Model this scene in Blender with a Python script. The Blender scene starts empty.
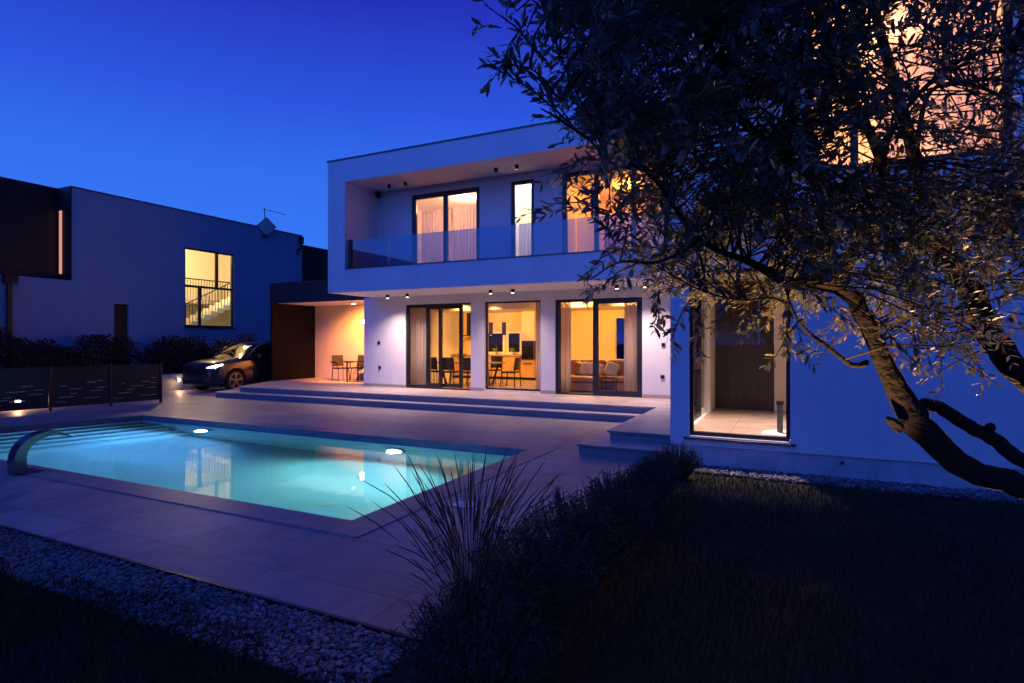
import bpy, bmesh, math, random
import numpy as np
from mathutils import Vector, Matrix
random.seed(7); rng = np.random.default_rng(7)
R = math.radians
sc = bpy.context.scene
COL = sc.collection
W = bpy.data.worlds.new("World"); sc.world = W; W.use_nodes = True

# ------------------------------------------------------------------ materials
def mat(name, col, rough=.6, metal=0., noise=0., nscale=8., bump=0., bscale=60., emit=None, estr=1., spec=.5, coat=0.):
    m = bpy.data.materials.new(name); m.use_nodes = True
    nt = m.node_tree; b = nt.nodes['Principled BSDF']
    b.inputs['Base Color'].default_value = (*col, 1)
    b.inputs['Roughness'].default_value = rough
    b.inputs['Metallic'].default_value = metal
    b.inputs['Specular IOR Level'].default_value = spec
    if coat: b.inputs['Coat Weight'].default_value = coat
    tc = nt.nodes.new('ShaderNodeTexCoord')
    if noise:
        n = nt.nodes.new('ShaderNodeTexNoise'); n.inputs['Scale'].default_value = nscale; n.inputs['Detail'].default_value = 6
        nt.links.new(tc.outputs['Object'], n.inputs['Vector'])
        r = nt.nodes.new('ShaderNodeValToRGB')
        r.color_ramp.elements[0].position = .3; r.color_ramp.elements[1].position = .7
        r.color_ramp.elements[0].color = (*[c*(1-noise) for c in col], 1)
        r.color_ramp.elements[1].color = (*[min(1, c*(1+noise)) for c in col], 1)
        nt.links.new(n.outputs['Fac'], r.inputs['Fac']); nt.links.new(r.outputs['Color'], b.inputs['Base Color'])
    if bump:
        n2 = nt.nodes.new('ShaderNodeTexNoise'); n2.inputs['Scale'].default_value = bscale; n2.inputs['Detail'].default_value = 4
        nt.links.new(tc.outputs['Object'], n2.inputs['Vector'])
        bp = nt.nodes.new('ShaderNodeBump'); bp.inputs['Strength'].default_value = bump; bp.inputs['Distance'].default_value = .01
        nt.links.new(n2.outputs['Fac'], bp.inputs['Height']); nt.links.new(bp.outputs['Normal'], b.inputs['Normal'])
    if emit:
        b.inputs['Emission Color'].default_value = (*emit, 1); b.inputs['Emission Strength'].default_value = estr
    return m

def mat_glass(name, tint=(1, 1, 1), f0=.05):
    m = bpy.data.materials.new(name); m.use_nodes = True
    nt = m.node_tree; nt.nodes.clear()
    o = nt.nodes.new('ShaderNodeOutputMaterial'); mx = nt.nodes.new('ShaderNodeMixShader')
    t = nt.nodes.new('ShaderNodeBsdfTransparent'); t.inputs['Color'].default_value = (*tint, 1)
    g = nt.nodes.new('ShaderNodeBsdfGlossy'); g.inputs['Roughness'].default_value = .01
    lw = nt.nodes.new('ShaderNodeLayerWeight'); lw.inputs['Blend'].default_value = .5
    p = nt.nodes.new('ShaderNodeMath'); p.operation = 'POWER'; p.inputs[1].default_value = 4
    ma = nt.nodes.new('ShaderNodeMath'); ma.operation = 'MULTIPLY_ADD'; ma.inputs[1].default_value = .9; ma.inputs[2].default_value = f0
    nt.links.new(lw.outputs['Facing'], p.inputs[0]); nt.links.new(p.outputs[0], ma.inputs[0]); nt.links.new(ma.outputs[0], mx.inputs[0])
    nt.links.new(t.outputs[0], mx.inputs[1]); nt.links.new(g.outputs[0], mx.inputs[2]); nt.links.new(mx.outputs[0], o.inputs[0])
    return m

def mat_sheer(name, col, alpha=.5):
    m = bpy.data.materials.new(name); m.use_nodes = True
    nt = m.node_tree; nt.nodes.clear()
    o = nt.nodes.new('ShaderNodeOutputMaterial'); mx = nt.nodes.new('ShaderNodeMixShader'); mx.inputs[0].default_value = alpha
    t = nt.nodes.new('ShaderNodeBsdfTransparent')
    d = nt.nodes.new('ShaderNodeBsdfDiffuse'); d.inputs['Color'].default_value = (*col, 1)
    tr = nt.nodes.new('ShaderNodeBsdfTranslucent'); tr.inputs['Color'].default_value = (*col, 1)
    m2 = nt.nodes.new('ShaderNodeMixShader'); m2.inputs[0].default_value = .5
    nt.links.new(d.outputs[0], m2.inputs[1]); nt.links.new(tr.outputs[0], m2.inputs[2])
    nt.links.new(t.outputs[0], mx.inputs[1]); nt.links.new(m2.outputs[0], mx.inputs[2]); nt.links.new(mx.outputs[0], o.inputs[0])
    return m

def mat_tiles(name, col, bw, bh, mortar=.006, rough=.45, var=.12, bump=.15, offset=0.):
    m = bpy.data.materials.new(name); m.use_nodes = True
    nt = m.node_tree; b = nt.nodes['Principled BSDF']; b.inputs['Roughness'].default_value = rough
    tc = nt.nodes.new('ShaderNodeTexCoord')
    br = nt.nodes.new('ShaderNodeTexBrick'); br.offset = offset
    br.inputs['Scale'].default_value = 1; br.inputs['Brick Width'].default_value = bw; br.inputs['Row Height'].default_value = bh
    br.inputs['Mortar Size'].default_value = mortar; br.inputs['Mortar Smooth'].default_value = .1
    br.inputs['Color1'].default_value = (*[c*(1-var) for c in col], 1); br.inputs['Color2'].default_value = (*[c*(1+var) for c in col], 1)
    br.inputs['Mortar'].default_value = (*[c*.5 for c in col], 1)
    nt.links.new(tc.outputs['Object'], br.inputs['Vector'])
    n = nt.nodes.new('ShaderNodeTexNoise'); n.inputs['Scale'].default_value = 1.7; n.inputs['Detail'].default_value = 9; n.inputs['Roughness'].default_value = .65; n.inputs['Distortion'].default_value = 1.2
    nt.links.new(tc.outputs['Object'], n.inputs['Vector'])
    r = nt.nodes.new('ShaderNodeValToRGB'); r.color_ramp.elements[0].position = .3; r.color_ramp.elements[1].position = .72
    r.color_ramp.elements[0].color = (.68, .68, .7, 1); r.color_ramp.elements[1].color = (1.15, 1.13, 1.1, 1)
    nt.links.new(n.outputs['Fac'], r.inputs['Fac'])
    mu = nt.nodes.new('ShaderNodeMixRGB'); mu.blend_type = 'MULTIPLY'; mu.inputs[0].default_value = 1
    nt.links.new(br.outputs['Color'], mu.inputs[1]); nt.links.new(r.outputs['Color'], mu.inputs[2]); nt.links.new(mu.outputs[0], b.inputs['Base Color'])
    bp = nt.nodes.new('ShaderNodeBump'); bp.inputs['Strength'].default_value = bump; bp.inputs['Distance'].default_value = .01
    iv = nt.nodes.new('ShaderNodeMath'); iv.operation = 'SUBTRACT'
    nt.links.new(n.outputs['Fac'], iv.inputs[0]); nt.links.new(br.outputs['Fac'], iv.inputs[1])
    nt.links.new(iv.outputs[0], bp.inputs['Height']); nt.links.new(bp.outputs['Normal'], b.inputs['Normal'])
    return m

def mat_vary(name, c1, c2, rough=.6, c3=None, transl=0.):
    """colour differs from leaf to leaf (random per mesh island)"""
    m = bpy.data.materials.new(name); m.use_nodes = True
    nt = m.node_tree; b = nt.nodes['Principled BSDF']; b.inputs['Roughness'].default_value = rough
    g = nt.nodes.new('ShaderNodeNewGeometry'); r = nt.nodes.new('ShaderNodeValToRGB')
    r.color_ramp.elements[0].color = (*c1, 1); r.color_ramp.elements[1].color = (*c2, 1)
    if c3:
        r.color_ramp.elements[1].position = .85
        e = r.color_ramp.elements.new(.95); e.color = (*c3, 1)
    nt.links.new(g.outputs['Random Per Island'], r.inputs['Fac']); nt.links.new(r.outputs['Color'], b.inputs['Base Color'])
    return m

M = {}
M['plaster'] = mat('white_plaster', (.74, .74, .76), .85, noise=.05, nscale=.7, bump=.25, bscale=140)
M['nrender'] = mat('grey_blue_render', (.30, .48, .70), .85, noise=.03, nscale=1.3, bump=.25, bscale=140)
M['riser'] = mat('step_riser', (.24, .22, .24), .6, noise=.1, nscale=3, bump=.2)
M['annexwall'] = mat('cream_render', (.8, .68, .5), .8, noise=.05, nscale=1.2, bump=.2, bscale=120)
M['plinth'] = mat('plinth_render', (.6, .6, .63), .85, noise=.05, nscale=3, bump=.3, bscale=90)
M['inner'] = mat('interior_paint', (.82, .76, .66), .8, noise=.02, nscale=2)
M['ochre'] = mat('ochre_paint', (.82, .6, .28), .8, noise=.03, nscale=2)
M['ceil'] = mat('ceiling_paint', (.82, .8, .78), .85)
M['anth'] = mat('anthracite_metal', (.022, .023, .028), .35, metal=.3, bump=.05)
M['black'] = mat('black_metal', (.012, .012, .014), .4, metal=.2)
M['cap'] = mat('parapet_metal', (.08, .085, .1), .4, metal=.6)
M['dark_clad'] = mat('dark_cladding', (.012, .012, .017), .55, noise=.15, nscale=4)
M['deck'] = mat_tiles('stone_tiles', (.36, .33, .32), 1.2, .8, mortar=.006, var=.14, rough=.5)
M['tread'] = mat_tiles('stone_treads', (.56, .5, .46), 1.2, .5, mortar=.004)
M['coping'] = mat_tiles('coping_stone', (.27, .26, .27), .6, 5, mortar=.004, var=.06)
M['mosaic'] = mat('pool_liner', (.62, .76, .78), .35, noise=.06, nscale=1.2, bump=.05, bscale=3)
M['ifloor'] = mat_tiles('floor_tiles', (.5, .42, .34), .9, .9, mortar=.003, rough=.22, var=.05, bump=.03)
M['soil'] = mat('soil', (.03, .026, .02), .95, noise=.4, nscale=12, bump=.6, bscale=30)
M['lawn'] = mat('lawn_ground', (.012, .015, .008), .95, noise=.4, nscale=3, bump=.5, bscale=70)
M['field'] = mat('far_ground', (.03, .032, .025), .95, noise=.3, nscale=.1)
M['asph'] = mat('driveway_paving', (.2, .19, .19), .8, noise=.1, nscale=2, bump=.2)
M['wood'] = mat('oak_front', (.55, .33, .13), .4, noise=.12, nscale=3)
M['dwood'] = mat('dark_wood', (.03, .017, .012), .45, noise=.3, nscale=5)
M['panel'] = mat('brown_panel', (.006, .0045, .006), .8, spec=.15, noise=.15, nscale=3)
M['steel'] = mat('brushed_steel', (.24, .25, .27), .2, metal=1., bump=.03)
M['sofa'] = mat('tan_leather', (.42, .19, .07), .5, noise=.12, nscale=4, bump=.2, bscale=90)
M['cush'] = mat('cushion_fabric', (.6, .45, .3), .9, bump=.3, bscale=200)
M['rug'] = mat('rug_fabric', (.3, .26, .22), .95, noise=.3, nscale=20)
M['whitep'] = mat('white_plastic', (.75, .75, .73), .45)
M['stone'] = mat('worktop_stone', (.4, .33, .27), .3, noise=.1, nscale=9)
M['rattan'] = mat('dark_rattan', (.03, .025, .022), .7, bump=.8, bscale=120)
M['glass'] = mat_glass('window_glass', (.97, .98, .98), .015)
M['glassdark'] = mat('dark_glass', (.01, .01, .012), .06, spec=.6)
M['tint'] = mat_glass('dusk_view_glass', (.55, .33, .42), .02)  # dim purple of the dusk sky put into the pane colour
M['bal'] = mat_glass('balustrade_glass', (.56, .62, .76), .09)
M['sheer'] = mat_sheer('sheer_curtain', (.8, .72, .64), .72)
M['sheerb'] = mat_sheer('lace_curtain', (.95, .86, .82), .62)
M['drape'] = mat('thick_curtain', (.55, .46, .42), .9, bump=.2)
M['art'] = mat('painting', (.25, .12, .05), .6, noise=.6, nscale=3)
M['pebble'] = mat_vary('white_pebbles', (.05, .05, .06), (.31, .31, .33), .85)
M['blade'] = mat_vary('grass_blades', (.012, .024, .006), (.026, .05, .012), .85, (.05, .045, .02))
M['fount'] = mat_vary('fountain_grass', (.018, .024, .014), (.045, .045, .03), .8, (.09, .07, .05))
M['shrub'] = mat_vary('shrub_leaves', (.016, .026, .016), (.04, .055, .035), .7)
M['photinia'] = mat_vary('hedge_leaves', (.02, .022, .01), (.06, .02, .015), .85, (.13, .03, .02))
M['olive'] = mat_vary('olive_leaves', (.10, .14, .12), (.24, .27, .20), .5, (.34, .23, .10))
_nt = M['olive'].node_tree; _b = _nt.nodes['Principled BSDF']; _o = [n for n in _nt.nodes if n.type == 'OUTPUT_MATERIAL'][0]; _r = [n for n in _nt.nodes if n.type == 'VALTORGB'][0]
_t = _nt.nodes.new('ShaderNodeBsdfTranslucent'); _m = _nt.nodes.new('ShaderNodeMixShader'); _m.inputs[0].default_value = .35
_nt.links.new(_r.outputs['Color'], _t.inputs['Color']); _nt.links.new(_b.outputs[0], _m.inputs[1]); _nt.links.new(_t.outputs[0], _m.inputs[2]); _nt.links.new(_m.outputs[0], _o.inputs[0])
M['bark'] = mat('olive_bark', (.017, .014, .013), .95, noise=.45, nscale=22, bump=1., bscale=28)
_bp = [n for n in M['bark'].node_tree.nodes if n.type == 'BUMP'][0]; _bp.inputs['Distance'].default_value = .05
M['twig'] = mat('olive_twigs', (.07, .055, .04), .9)
M['carp'] = mat('car_paint', (.012, .018, .035), .3, metal=.4, coat=1.)
M['tyre'] = mat('tyre_rubber', (.012, .012, .012), .85)
M['rim'] = mat('alloy_rim', (.35, .34, .34), .3, metal=1.)
M['plant'] = mat('pot_plant_green', (.1, .25, .04), .6)
def lampmat(name, c, s): return mat(name, (.8, .8, .8), .5, emit=c, estr=s)
M['e_warm'] = lampmat('lamp_warm', (1, .66, .36), 45)
M['e_down'] = lampmat('lamp_downlight', (1, .82, .66), 14)
M['e_head'] = lampmat('headlight_led', (.75, .88, 1), 9)
M['e_pool'] = lampmat('pool_lamp_lens', (.6, .88, 1), 25)
M['e_int'] = lampmat('lamp_interior', (1, .7, .38), 5)
M['e_uc'] = lampmat('counter_strip_light', (1, .75, .45), 1.5)

def overlay(key, scale, lo, hi, p0=.35, p1=.7):
    """multiply a material's base colour with a stretched noise (rain streaks, lawn patches)"""
    nt = M[key].node_tree; b = nt.nodes['Principled BSDF']; src = b.inputs['Base Color'].links[0].from_socket
    tc = nt.nodes.new('ShaderNodeTexCoord'); mp = nt.nodes.new('ShaderNodeMapping'); mp.inputs['Scale'].default_value = scale
    n = nt.nodes.new('ShaderNodeTexNoise'); n.inputs['Scale'].default_value = 1; n.inputs['Detail'].default_value = 5
    r = nt.nodes.new('ShaderNodeValToRGB'); r.color_ramp.elements[0].position = p0; r.color_ramp.elements[1].position = p1
    r.color_ramp.elements[0].color = (lo, lo, lo, 1); r.color_ramp.elements[1].color = (hi, hi, hi, 1)
    m = nt.nodes.new('ShaderNodeMixRGB'); m.blend_type = 'MULTIPLY'; m.inputs[0].default_value = 1
    nt.links.new(tc.outputs['Object'], mp.inputs[0]); nt.links.new(mp.outputs[0], n.inputs['Vector']); nt.links.new(n.outputs['Fac'], r.inputs['Fac'])
    nt.links.new(src, m.inputs[1]); nt.links.new(r.outputs['Color'], m.inputs[2]); nt.links.new(m.outputs[0], b.inputs['Base Color'])
overlay('plaster', (4, 4, .4), .945, 1.0); overlay('plinth', (4, 4, 2), .7, 1.0); overlay('nrender', (3, 3, .3), .93, 1.0)
overlay('blade', (1.3, 1.3, 1), .45, 1.5); overlay('deck', (.5, .5, 1), .8, 1.1); overlay('pebble', (3, 3, 1), .7, 1.1)

# ------------------------------------------------------------------ helpers
class MB:
    def __init__(s): s.v = []; s.f = []; s.sm = False
    def add(s, vs, fs):
        n = len(s.v); s.v += [tuple(v) for v in vs]; s.f += [tuple(n+i for i in f) for f in fs]
    def box(s, x0, x1, y0, y1, z0, z1):
        s.add([(x0,y0,z0),(x1,y0,z0),(x1,y1,z0),(x0,y1,z0),(x0,y0,z1),(x1,y0,z1),(x1,y1,z1),(x0,y1,z1)],
              [(0,3,2,1),(4,5,6,7),(0,1,5,4),(1,2,6,5),(2,3,7,6),(3,0,4,7)]); return s
    def obox(s, c, size, rot):
        m = Matrix.Translation(c) @ rot.to_4x4(); a, b, d = [q/2 for q in size]
        s.add([m @ Vector(p) for p in [(-a,-b,-d),(a,-b,-d),(a,b,-d),(-a,b,-d),(-a,-b,d),(a,-b,d),(a,b,d),(-a,b,d)]],
              [(0,3,2,1),(4,5,6,7),(0,1,5,4),(1,2,6,5),(2,3,7,6),(3,0,4,7)]); return s
    def bar(s, p, q, w, h=None):
        p = Vector(p); q = Vector(q); h = h or w
        return s.obox((p+q)/2, (w, h, (q-p).length), (q-p).to_track_quat('Z', 'Y').to_matrix())
    def cyl(s, c, r, h, n=20, r2=None, axis='z'):
        r2 = r if r2 is None else r2; vs = []
        for k, (rr, hh) in enumerate(((r, 0), (r2, h))):
            for i in range(n):
                a = 2*math.pi*i/n; p = (rr*math.cos(a), rr*math.sin(a), hh)
                if axis == 'x': p = (p[2], p[0], p[1])
                if axis == 'y': p = (p[1], p[2], p[0])
                vs.append((c[0]+p[0], c[1]+p[1], c[2]+p[2]))
        s.add(vs, [(i, (i+1) % n, n+(i+1) % n, n+i) for i in range(n)] + [tuple(range(n))[::-1], tuple(range(n, 2*n))]); return s
    def tube(s, pts, rad, n=8, jit=0.):
        pts = [Vector(p) for p in pts]; m = len(pts)
        if not hasattr(rad, '__len__'): rad = [rad]*m
        vs = []; up = Vector((.13, .31, .94)); 
        for i, p in enumerate(pts):
            t = (pts[min(i+1, m-1)] - pts[max(i-1, 0)]).normalized()
            a = t.cross(up)
            if a.length < 1e-3: a = t.cross(Vector((1, 0, 0)))
            a.normalize(); b = t.cross(a)
            for k in range(n):
                an = 2*math.pi*k/n; rr = rad[i]*(1+jit*(random.random()-.5))
                vs.append(p + (a*math.cos(an)+b*math.sin(an))*rr)
        fs = [(i*n+k, i*n+(k+1) % n, (i+1)*n+(k+1) % n, (i+1)*n+k) for i in range(m-1) for k in range(n)]
        fs += [tuple(range(n))[::-1], tuple(range((m-1)*n, m*n))]
        s.add(vs, fs); return s
    def wall(s, axis, a0, a1, u0, u1, v0, v1, holes=()):
        us = sorted({u0, u1, *[min(max(q, u0), u1) for h in holes for q in h[:2]]})
        vs = sorted({v0, v1, *[min(max(q, v0), v1) for h in holes for q in h[2:]]})
        nu, nv = len(us)-1, len(vs)-1
        def solid(i, j):
            if not (0 <= i < nu and 0 <= j < nv): return False
            cu = (us[i]+us[i+1])/2; cv = (vs[j]+vs[j+1])/2
            return not any(h[0] < cu < h[1] and h[2] < cv < h[3] for h in holes)
        def P(a, u, v): return {'y': (u, a, v), 'x': (a, u, v), 'z': (u, v, a)}[axis]
        for i in range(nu):
            for j in range(nv):
                if not solid(i, j): continue
                A, B, Cc, D = us[i], us[i+1], vs[j], vs[j+1]
                for a in (a0, a1): s.add([P(a, A, Cc), P(a, B, Cc), P(a, B, D), P(a, A, D)], [(0, 1, 2, 3)])
                for (di, dj, e) in ((-1, 0, ((A, Cc), (A, D))), (1, 0, ((B, Cc), (B, D))), (0, -1, ((A, Cc), (B, Cc))), (0, 1, ((A, D), (B, D)))):
                    if not solid(i+di, j+dj):
                        s.add([P(a0, *e[0]), P(a0, *e[1]), P(a1, *e[1]), P(a1, *e[0])], [(0, 1, 2, 3)])
        return s
    def build(s, name, m, parent=None, smooth=False, bevel=0., fixn=True, world=True):
        me = bpy.data.meshes.new(name); me.from_pydata(s.v, [], s.f)
        if fixn:
            bm = bmesh.new(); bm.from_mesh(me)
            if len(s.v) < 60000:
                bmesh.ops.remove_doubles(bm, verts=bm.verts, dist=1e-5); bmesh.ops.recalc_face_normals(bm, faces=bm.faces)
            bm.to_mesh(me); bm.free()
        me.materials.append(M[m] if isinstance(m, str) else m)
        o = bpy.data.objects.new(name, me); COL.objects.link(o)
        if smooth: me.polygons.foreach_set('use_smooth', [True]*len(me.polygons))
        if bevel:
            b = o.modifiers.new('bevel', 'BEVEL'); b.width = bevel; b.segments = 2; b.limit_method = 'ANGLE'; b.angle_limit = R(40)
        if parent:
            o.parent = parent
            if world:
                w = Vector((0, 0, 0)); p = parent
                while p: w += p.location; p = p.parent
                o.location = -w
        return o
def tag(o, label=None, cat=None, group=None, kind=None):
    if label: o['label'] = label
    if cat: o['category'] = cat
    if group: o['group'] = group
    if kind: o['kind'] = kind
    return o
def thing(name, loc, label, cat, group=None, rz=0.):
    o = bpy.data.objects.new(name, None); COL.objects.link(o); o.location = loc; o.rotation_euler.z = rz
    o.empty_display_size = .2
    return tag(o, label, cat, group)
def kids(o): return [c for c in COL.objects if c.parent == o]
def dup(o, loc=None, rz=None, label=None, parent=None):
    c = o.copy(); COL.objects.link(c)
    if parent: c.parent = parent
    if loc is not None: c.location = loc
    if rz is not None: c.rotation_euler.z = rz
    if label: c['label'] = label
    for ch in kids(o): dup(ch, parent=c)
    return c
def light(name, kind, loc, power, col, parent=None, size=.1, spot=None, blend=.5, aim=None):
    l = bpy.data.lights.new(name, kind); l.energy = power; l.color = col
    if kind == 'AREA': l.size = size
    else: l.shadow_soft_size = size
    if spot: l.spot_size = R(spot); l.spot_blend = blend
    o = bpy.data.objects.new(name, l); COL.objects.link(o); o.location = loc
    d = Vector(aim)-Vector(loc) if aim else Vector((0, 0, -1))
    o.rotation_euler = d.to_track_quat('-Z', 'Y').to_euler()
    return o
F_, TH, H = 582.4, R(26.07), 1.74
def at(px, py, d):
    r = (px-512)/F_*d
    return Vector((r*math.cos(TH)-d*math.sin(TH), r*math.sin(TH)+d*math.cos(TH), H-(py-341.5)/F_*d))

# ------------------------------------------------------------------ camera / world
cam = bpy.data.cameras.new('camera'); co = bpy.data.objects.new('camera', cam); COL.objects.link(co)
cam.sensor_width = 36; cam.lens = F_/1024*36; cam.clip_end = 2000; cam.clip_start = .05
co.location = (0, 0, H); co.rotation_euler = (R(90), 0, TH); sc.camera = co

nt = W.node_tree; bg = nt.nodes['Background']
tc = nt.nodes.new('ShaderNodeTexCoord'); sep = nt.nodes.new('ShaderNodeSeparateXYZ'); nt.links.new(tc.outputs['Generated'], sep.inputs[0])
rmp = nt.nodes.new('ShaderNodeValToRGB'); nt.links.new(sep.outputs['Z'], rmp.inputs['Fac'])
cr = rmp.color_ramp
cr.elements[0].position = 0.; cr.elements[0].color = (.042, .20, .95, 1)
cr.elements[1].position = 1.; cr.elements[1].color = (.006, .010, .13, 1)
for p, c in ((.12, (.040, .195, .93)), (.26, (.032, .156, .855)), (.36, (.025, .092, .74)), (.49, (.018, .034, .50)), (.62, (.012, .020, .30)), (.8, (.007, .013, .18))):
    e = cr.elements.new(p); e.color = (*c, 1)
sky = nt.nodes.new('ShaderNodeTexSky'); sky.sky_type = 'NISHITA'; sky.sun_disc = False
sky.sun_elevation = R(-3); sky.sun_rotation = R(200); sky.ozone_density = 6
sk = nt.nodes.new('ShaderNodeMixRGB'); sk.blend_type = 'ADD'; sk.inputs[0].default_value = .02
nt.links.new(rmp.outputs['Color'], sk.inputs[1]); nt.links.new(sky.outputs['Color'], sk.inputs[2])
# the last glow of dusk sits behind the camera (towards -Y)
dp = nt.nodes.new('ShaderNodeVectorMath'); dp.operation = 'DOT_PRODUCT'; dp.inputs[1].default_value = (-.25, -.90, .36)
nt.links.new(tc.outputs['Generated'], dp.inputs[0])
# the eastern sky (+X) is already night
ea = nt.nodes.new('ShaderNodeMapRange'); ea.interpolation_type = 'SMOOTHSTEP'; ea.inputs['From Min'].default_value = -.15; ea.inputs['From Max'].default_value = .75; ea.inputs['To Min'].default_value = 1.; ea.inputs['To Max'].default_value = .2
nt.links.new(sep.outputs['X'], ea.inputs['Value'])
em = nt.nodes.new('ShaderNodeVectorMath'); em.operation = 'SCALE'; nt.links.new(sk.outputs[0], em.inputs[0]); nt.links.new(ea.outputs[0], em.inputs['Scale'])
mr = nt.nodes.new('ShaderNodeMapRange'); mr.inputs['From Min'].default_value = .2; mr.inputs['From Max'].default_value = 1.; mr.inputs['To Max'].default_value = .8
nt.links.new(dp.outputs['Value'], mr.inputs['Value'])
gl = nt.nodes.new('ShaderNodeMixRGB'); gl.blend_type = 'ADD'; gl.inputs[2].default_value = (.05, .185, 1.22, 1)
nt.links.new(mr.outputs[0], gl.inputs[0]); nt.links.new(em.outputs[0], gl.inputs[1]); nt.links.new(gl.outputs[0], bg.inputs['Color'])
bg.inputs['Strength'].default_value = 1.
sun = light('sun', 'SUN', (0, 0, 20), .04, (.2, .42, 1), aim=(4, 16, 14)); sun.data.angle = R(30)

sc.view_settings.view_transform = 'Standard'; sc.view_settings.look = 'None'; sc.view_settings.exposure = 0; sc.view_settings.gamma = 1
cy = sc.cycles; sc.render.engine = 'CYCLES'
cy.use_denoising = True; cy.max_bounces = 8; cy.diffuse_bounces = 4; cy.glossy_bounces = 4; cy.transmission_bounces = 6; cy.transparent_max_bounces = 16
cy.sample_clamp_indirect = 4; cy.caustics_reflective = False; cy.caustics_refractive = False; cy.blur_glossy = .5

# ------------------------------------------------------------------ ground, deck, pool
T = .32
PI_ = [(-14.88, 4.38), (-3.87, 4.38), (-3.87, 8.47), (-13.8, 8.47)]      # pool water outline
PO_ = [(-15.3, 4.02), (-3.49, 4.02), (-3.49, 8.84), (-14.1, 8.84)]       # outer edge of the coping
def ring(mb, outer, inner, z0, z1):
    n = len(outer)
    vs = [(x, y, z1) for x, y in outer]+[(x, y, z1) for x, y in inner]+[(x, y, z0) for x, y in outer]+[(x, y, z0) for x, y in inner]
    fs = []
    for i in range(n):
        j = (i+1) % n
        fs += [(i, j, n+j, n+i), (2*n+i, 3*n+i, 3*n+j, 2*n+j), (i, 2*n+i, 2*n+j, j), (n+i, n+j, 3*n+j, 3*n+i)]
    mb.add(vs, fs); return mb
S = lambda o: tag(o, kind='structure')
S(MB().wall('z', -.6, -.12, -400, 400, -300, 500, [(-15.2, -3.5, 4.1, 8.8)]).build('ground', 'field'))
g = MB()
ring(g, [(-19.9, 2.83), (-1.95, 2.83), (-1.95, 9.2), (-19.9, 9.2)], PO_, -.11, 0)
g.box(-19.9, -1.95, 9.2, 15, -.11, 0)
S(g.build('pool_deck', 'deck'))
S(MB().box(-40, -19.92, 2.8, 40, -.11, -.004).build('side_path', 'asph'))
S(ring(MB(), PO_, PI_, -.11, .012).build('pool_coping', 'coping', bevel=.006))
b = MB(); n = 4
zf = -1.45
b.add([(x, y, -.115) for x, y in PI_]+[(x, y, zf) for x, y in PI_], [(4, 5, 6, 7)]+[(i, (i+1) % 4, 4+(i+1) % 4, 4+i) for i in range(4)])
basin = S(b.build('pool_basin', 'mosaic', fixn=False))
st = MB()                                   # submerged steps along the skewed far end
for k in range(5):
    o0 = k*.34; z = -.3-.2*k
    def L(y, off): return -13.8-(8.47-y)*(1.08/4.09)+off
    y0, y1 = 4.40, 8.45
    st.add([(L(y0, o0), y0, z), (L(y0, o0+.34), y0, z), (L(y1, o0+.34), y1, z), (L(y1, o0), y1, z),
            (L(y0, o0+.34), y0, zf), (L(y1, o0+.34), y1, zf), (L(y0, o0), y0, zf), (L(y1, o0), y1, zf)],
           [(0, 1, 2, 3), (1, 4, 5, 2), (0, 6, 4, 1), (3, 2, 5, 7)])
S(st.build('pool_steps', 'mosaic', fixn=False))
wm = bpy.data.materials.new('pool_water'); wm.use_nodes = True; nt = wm.node_tree; nt.nodes.clear()
o_ = nt.nodes.new('ShaderNodeOutputMaterial'); gg = nt.nodes.new('ShaderNodeBsdfRefraction'); gg.inputs['IOR'].default_value = 1.33; gg.inputs['Roughness'].default_value = .02
gg.inputs['Color'].default_value = (.86, .97, 1, 1)
gs = nt.nodes.new('ShaderNodeBsdfGlossy'); gs.inputs['Roughness'].default_value = .03
fr = nt.nodes.new('ShaderNodeFresnel'); fr.inputs['IOR'].default_value = 1.33; mx = nt.nodes.new('ShaderNodeMixShader')
nz = nt.nodes.new('ShaderNodeTexNoise'); nz.inputs['Scale'].default_value = 2.2; nz.inputs['Detail'].default_value = 2
tcn = nt.nodes.new('ShaderNodeTexCoord'); nt.links.new(tcn.outputs['Object'], nz.inputs['Vector'])
bp = nt.nodes.new('ShaderNodeBump'); bp.inputs['Strength'].default_value = .08; bp.inputs['Distance'].default_value = .02
nt.links.new(nz.outputs['Fac'], bp.inputs['Height'])
for q in (gg, gs, fr): nt.links.new(bp.outputs['Normal'], q.inputs['Normal'])
nt.links.new(fr.outputs[0], mx.inputs[0]); nt.links.new(gg.outputs[0], mx.inputs[1]); nt.links.new(gs.outputs[0], mx.inputs[2]); nt.links.new(mx.outputs[0], o_.inputs[0])
wt = MB(); wt.add([(x, y, -.13) for x, y in PI_], [(0, 1, 2, 3)]); S(wt.build('water', wm, fixn=False))

for i, (x, c, p, lab) in enumerate(((-11.58, (.13, .45, 1), 640, 'round underwater lamp on the far pool wall nearer the entry steps'), (-6.44, (.26, .76, .82), 450, 'round underwater lamp on the far pool wall below the terrace, right of the other'))):
    t = thing('pool_lamp', (x, 8.45, -.55), lab, 'pool lamp', 'underwater lamps on the far wall of the pool')
    MB().cyl((0, -.05, 0), .19, .05, 24, axis='y').build('lamp_ring', 'whitep', t, world=False)
    MB().cyl((0, -.07, 0), .15, .03, 24, axis='y').build('lens', 'e_pool', t, world=False)
    lo = light('underwater_light', 'SPOT', (x, 8.33, -.55), p, c, size=.1, spot=165, blend=.6, aim=(x, 5, -1.1))
t = thing('pool_drain', (-5.85, 6.15, zf+.001), 'pale round drain cover on the pool floor near the right end', 'drain')
MB().cyl((0, 0, 0), .14, .004, 24).build('cover', 'whitep', t, world=False)
t = thing('skimmer_lid', (-3.18, 5.35, .0), 'round pale skimmer lid set in the paving beside the right pool edge', 'lid')
MB().cyl((0, 0, .001), .13, .008, 28).build('lid', 'whitep', t, world=False)
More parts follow.
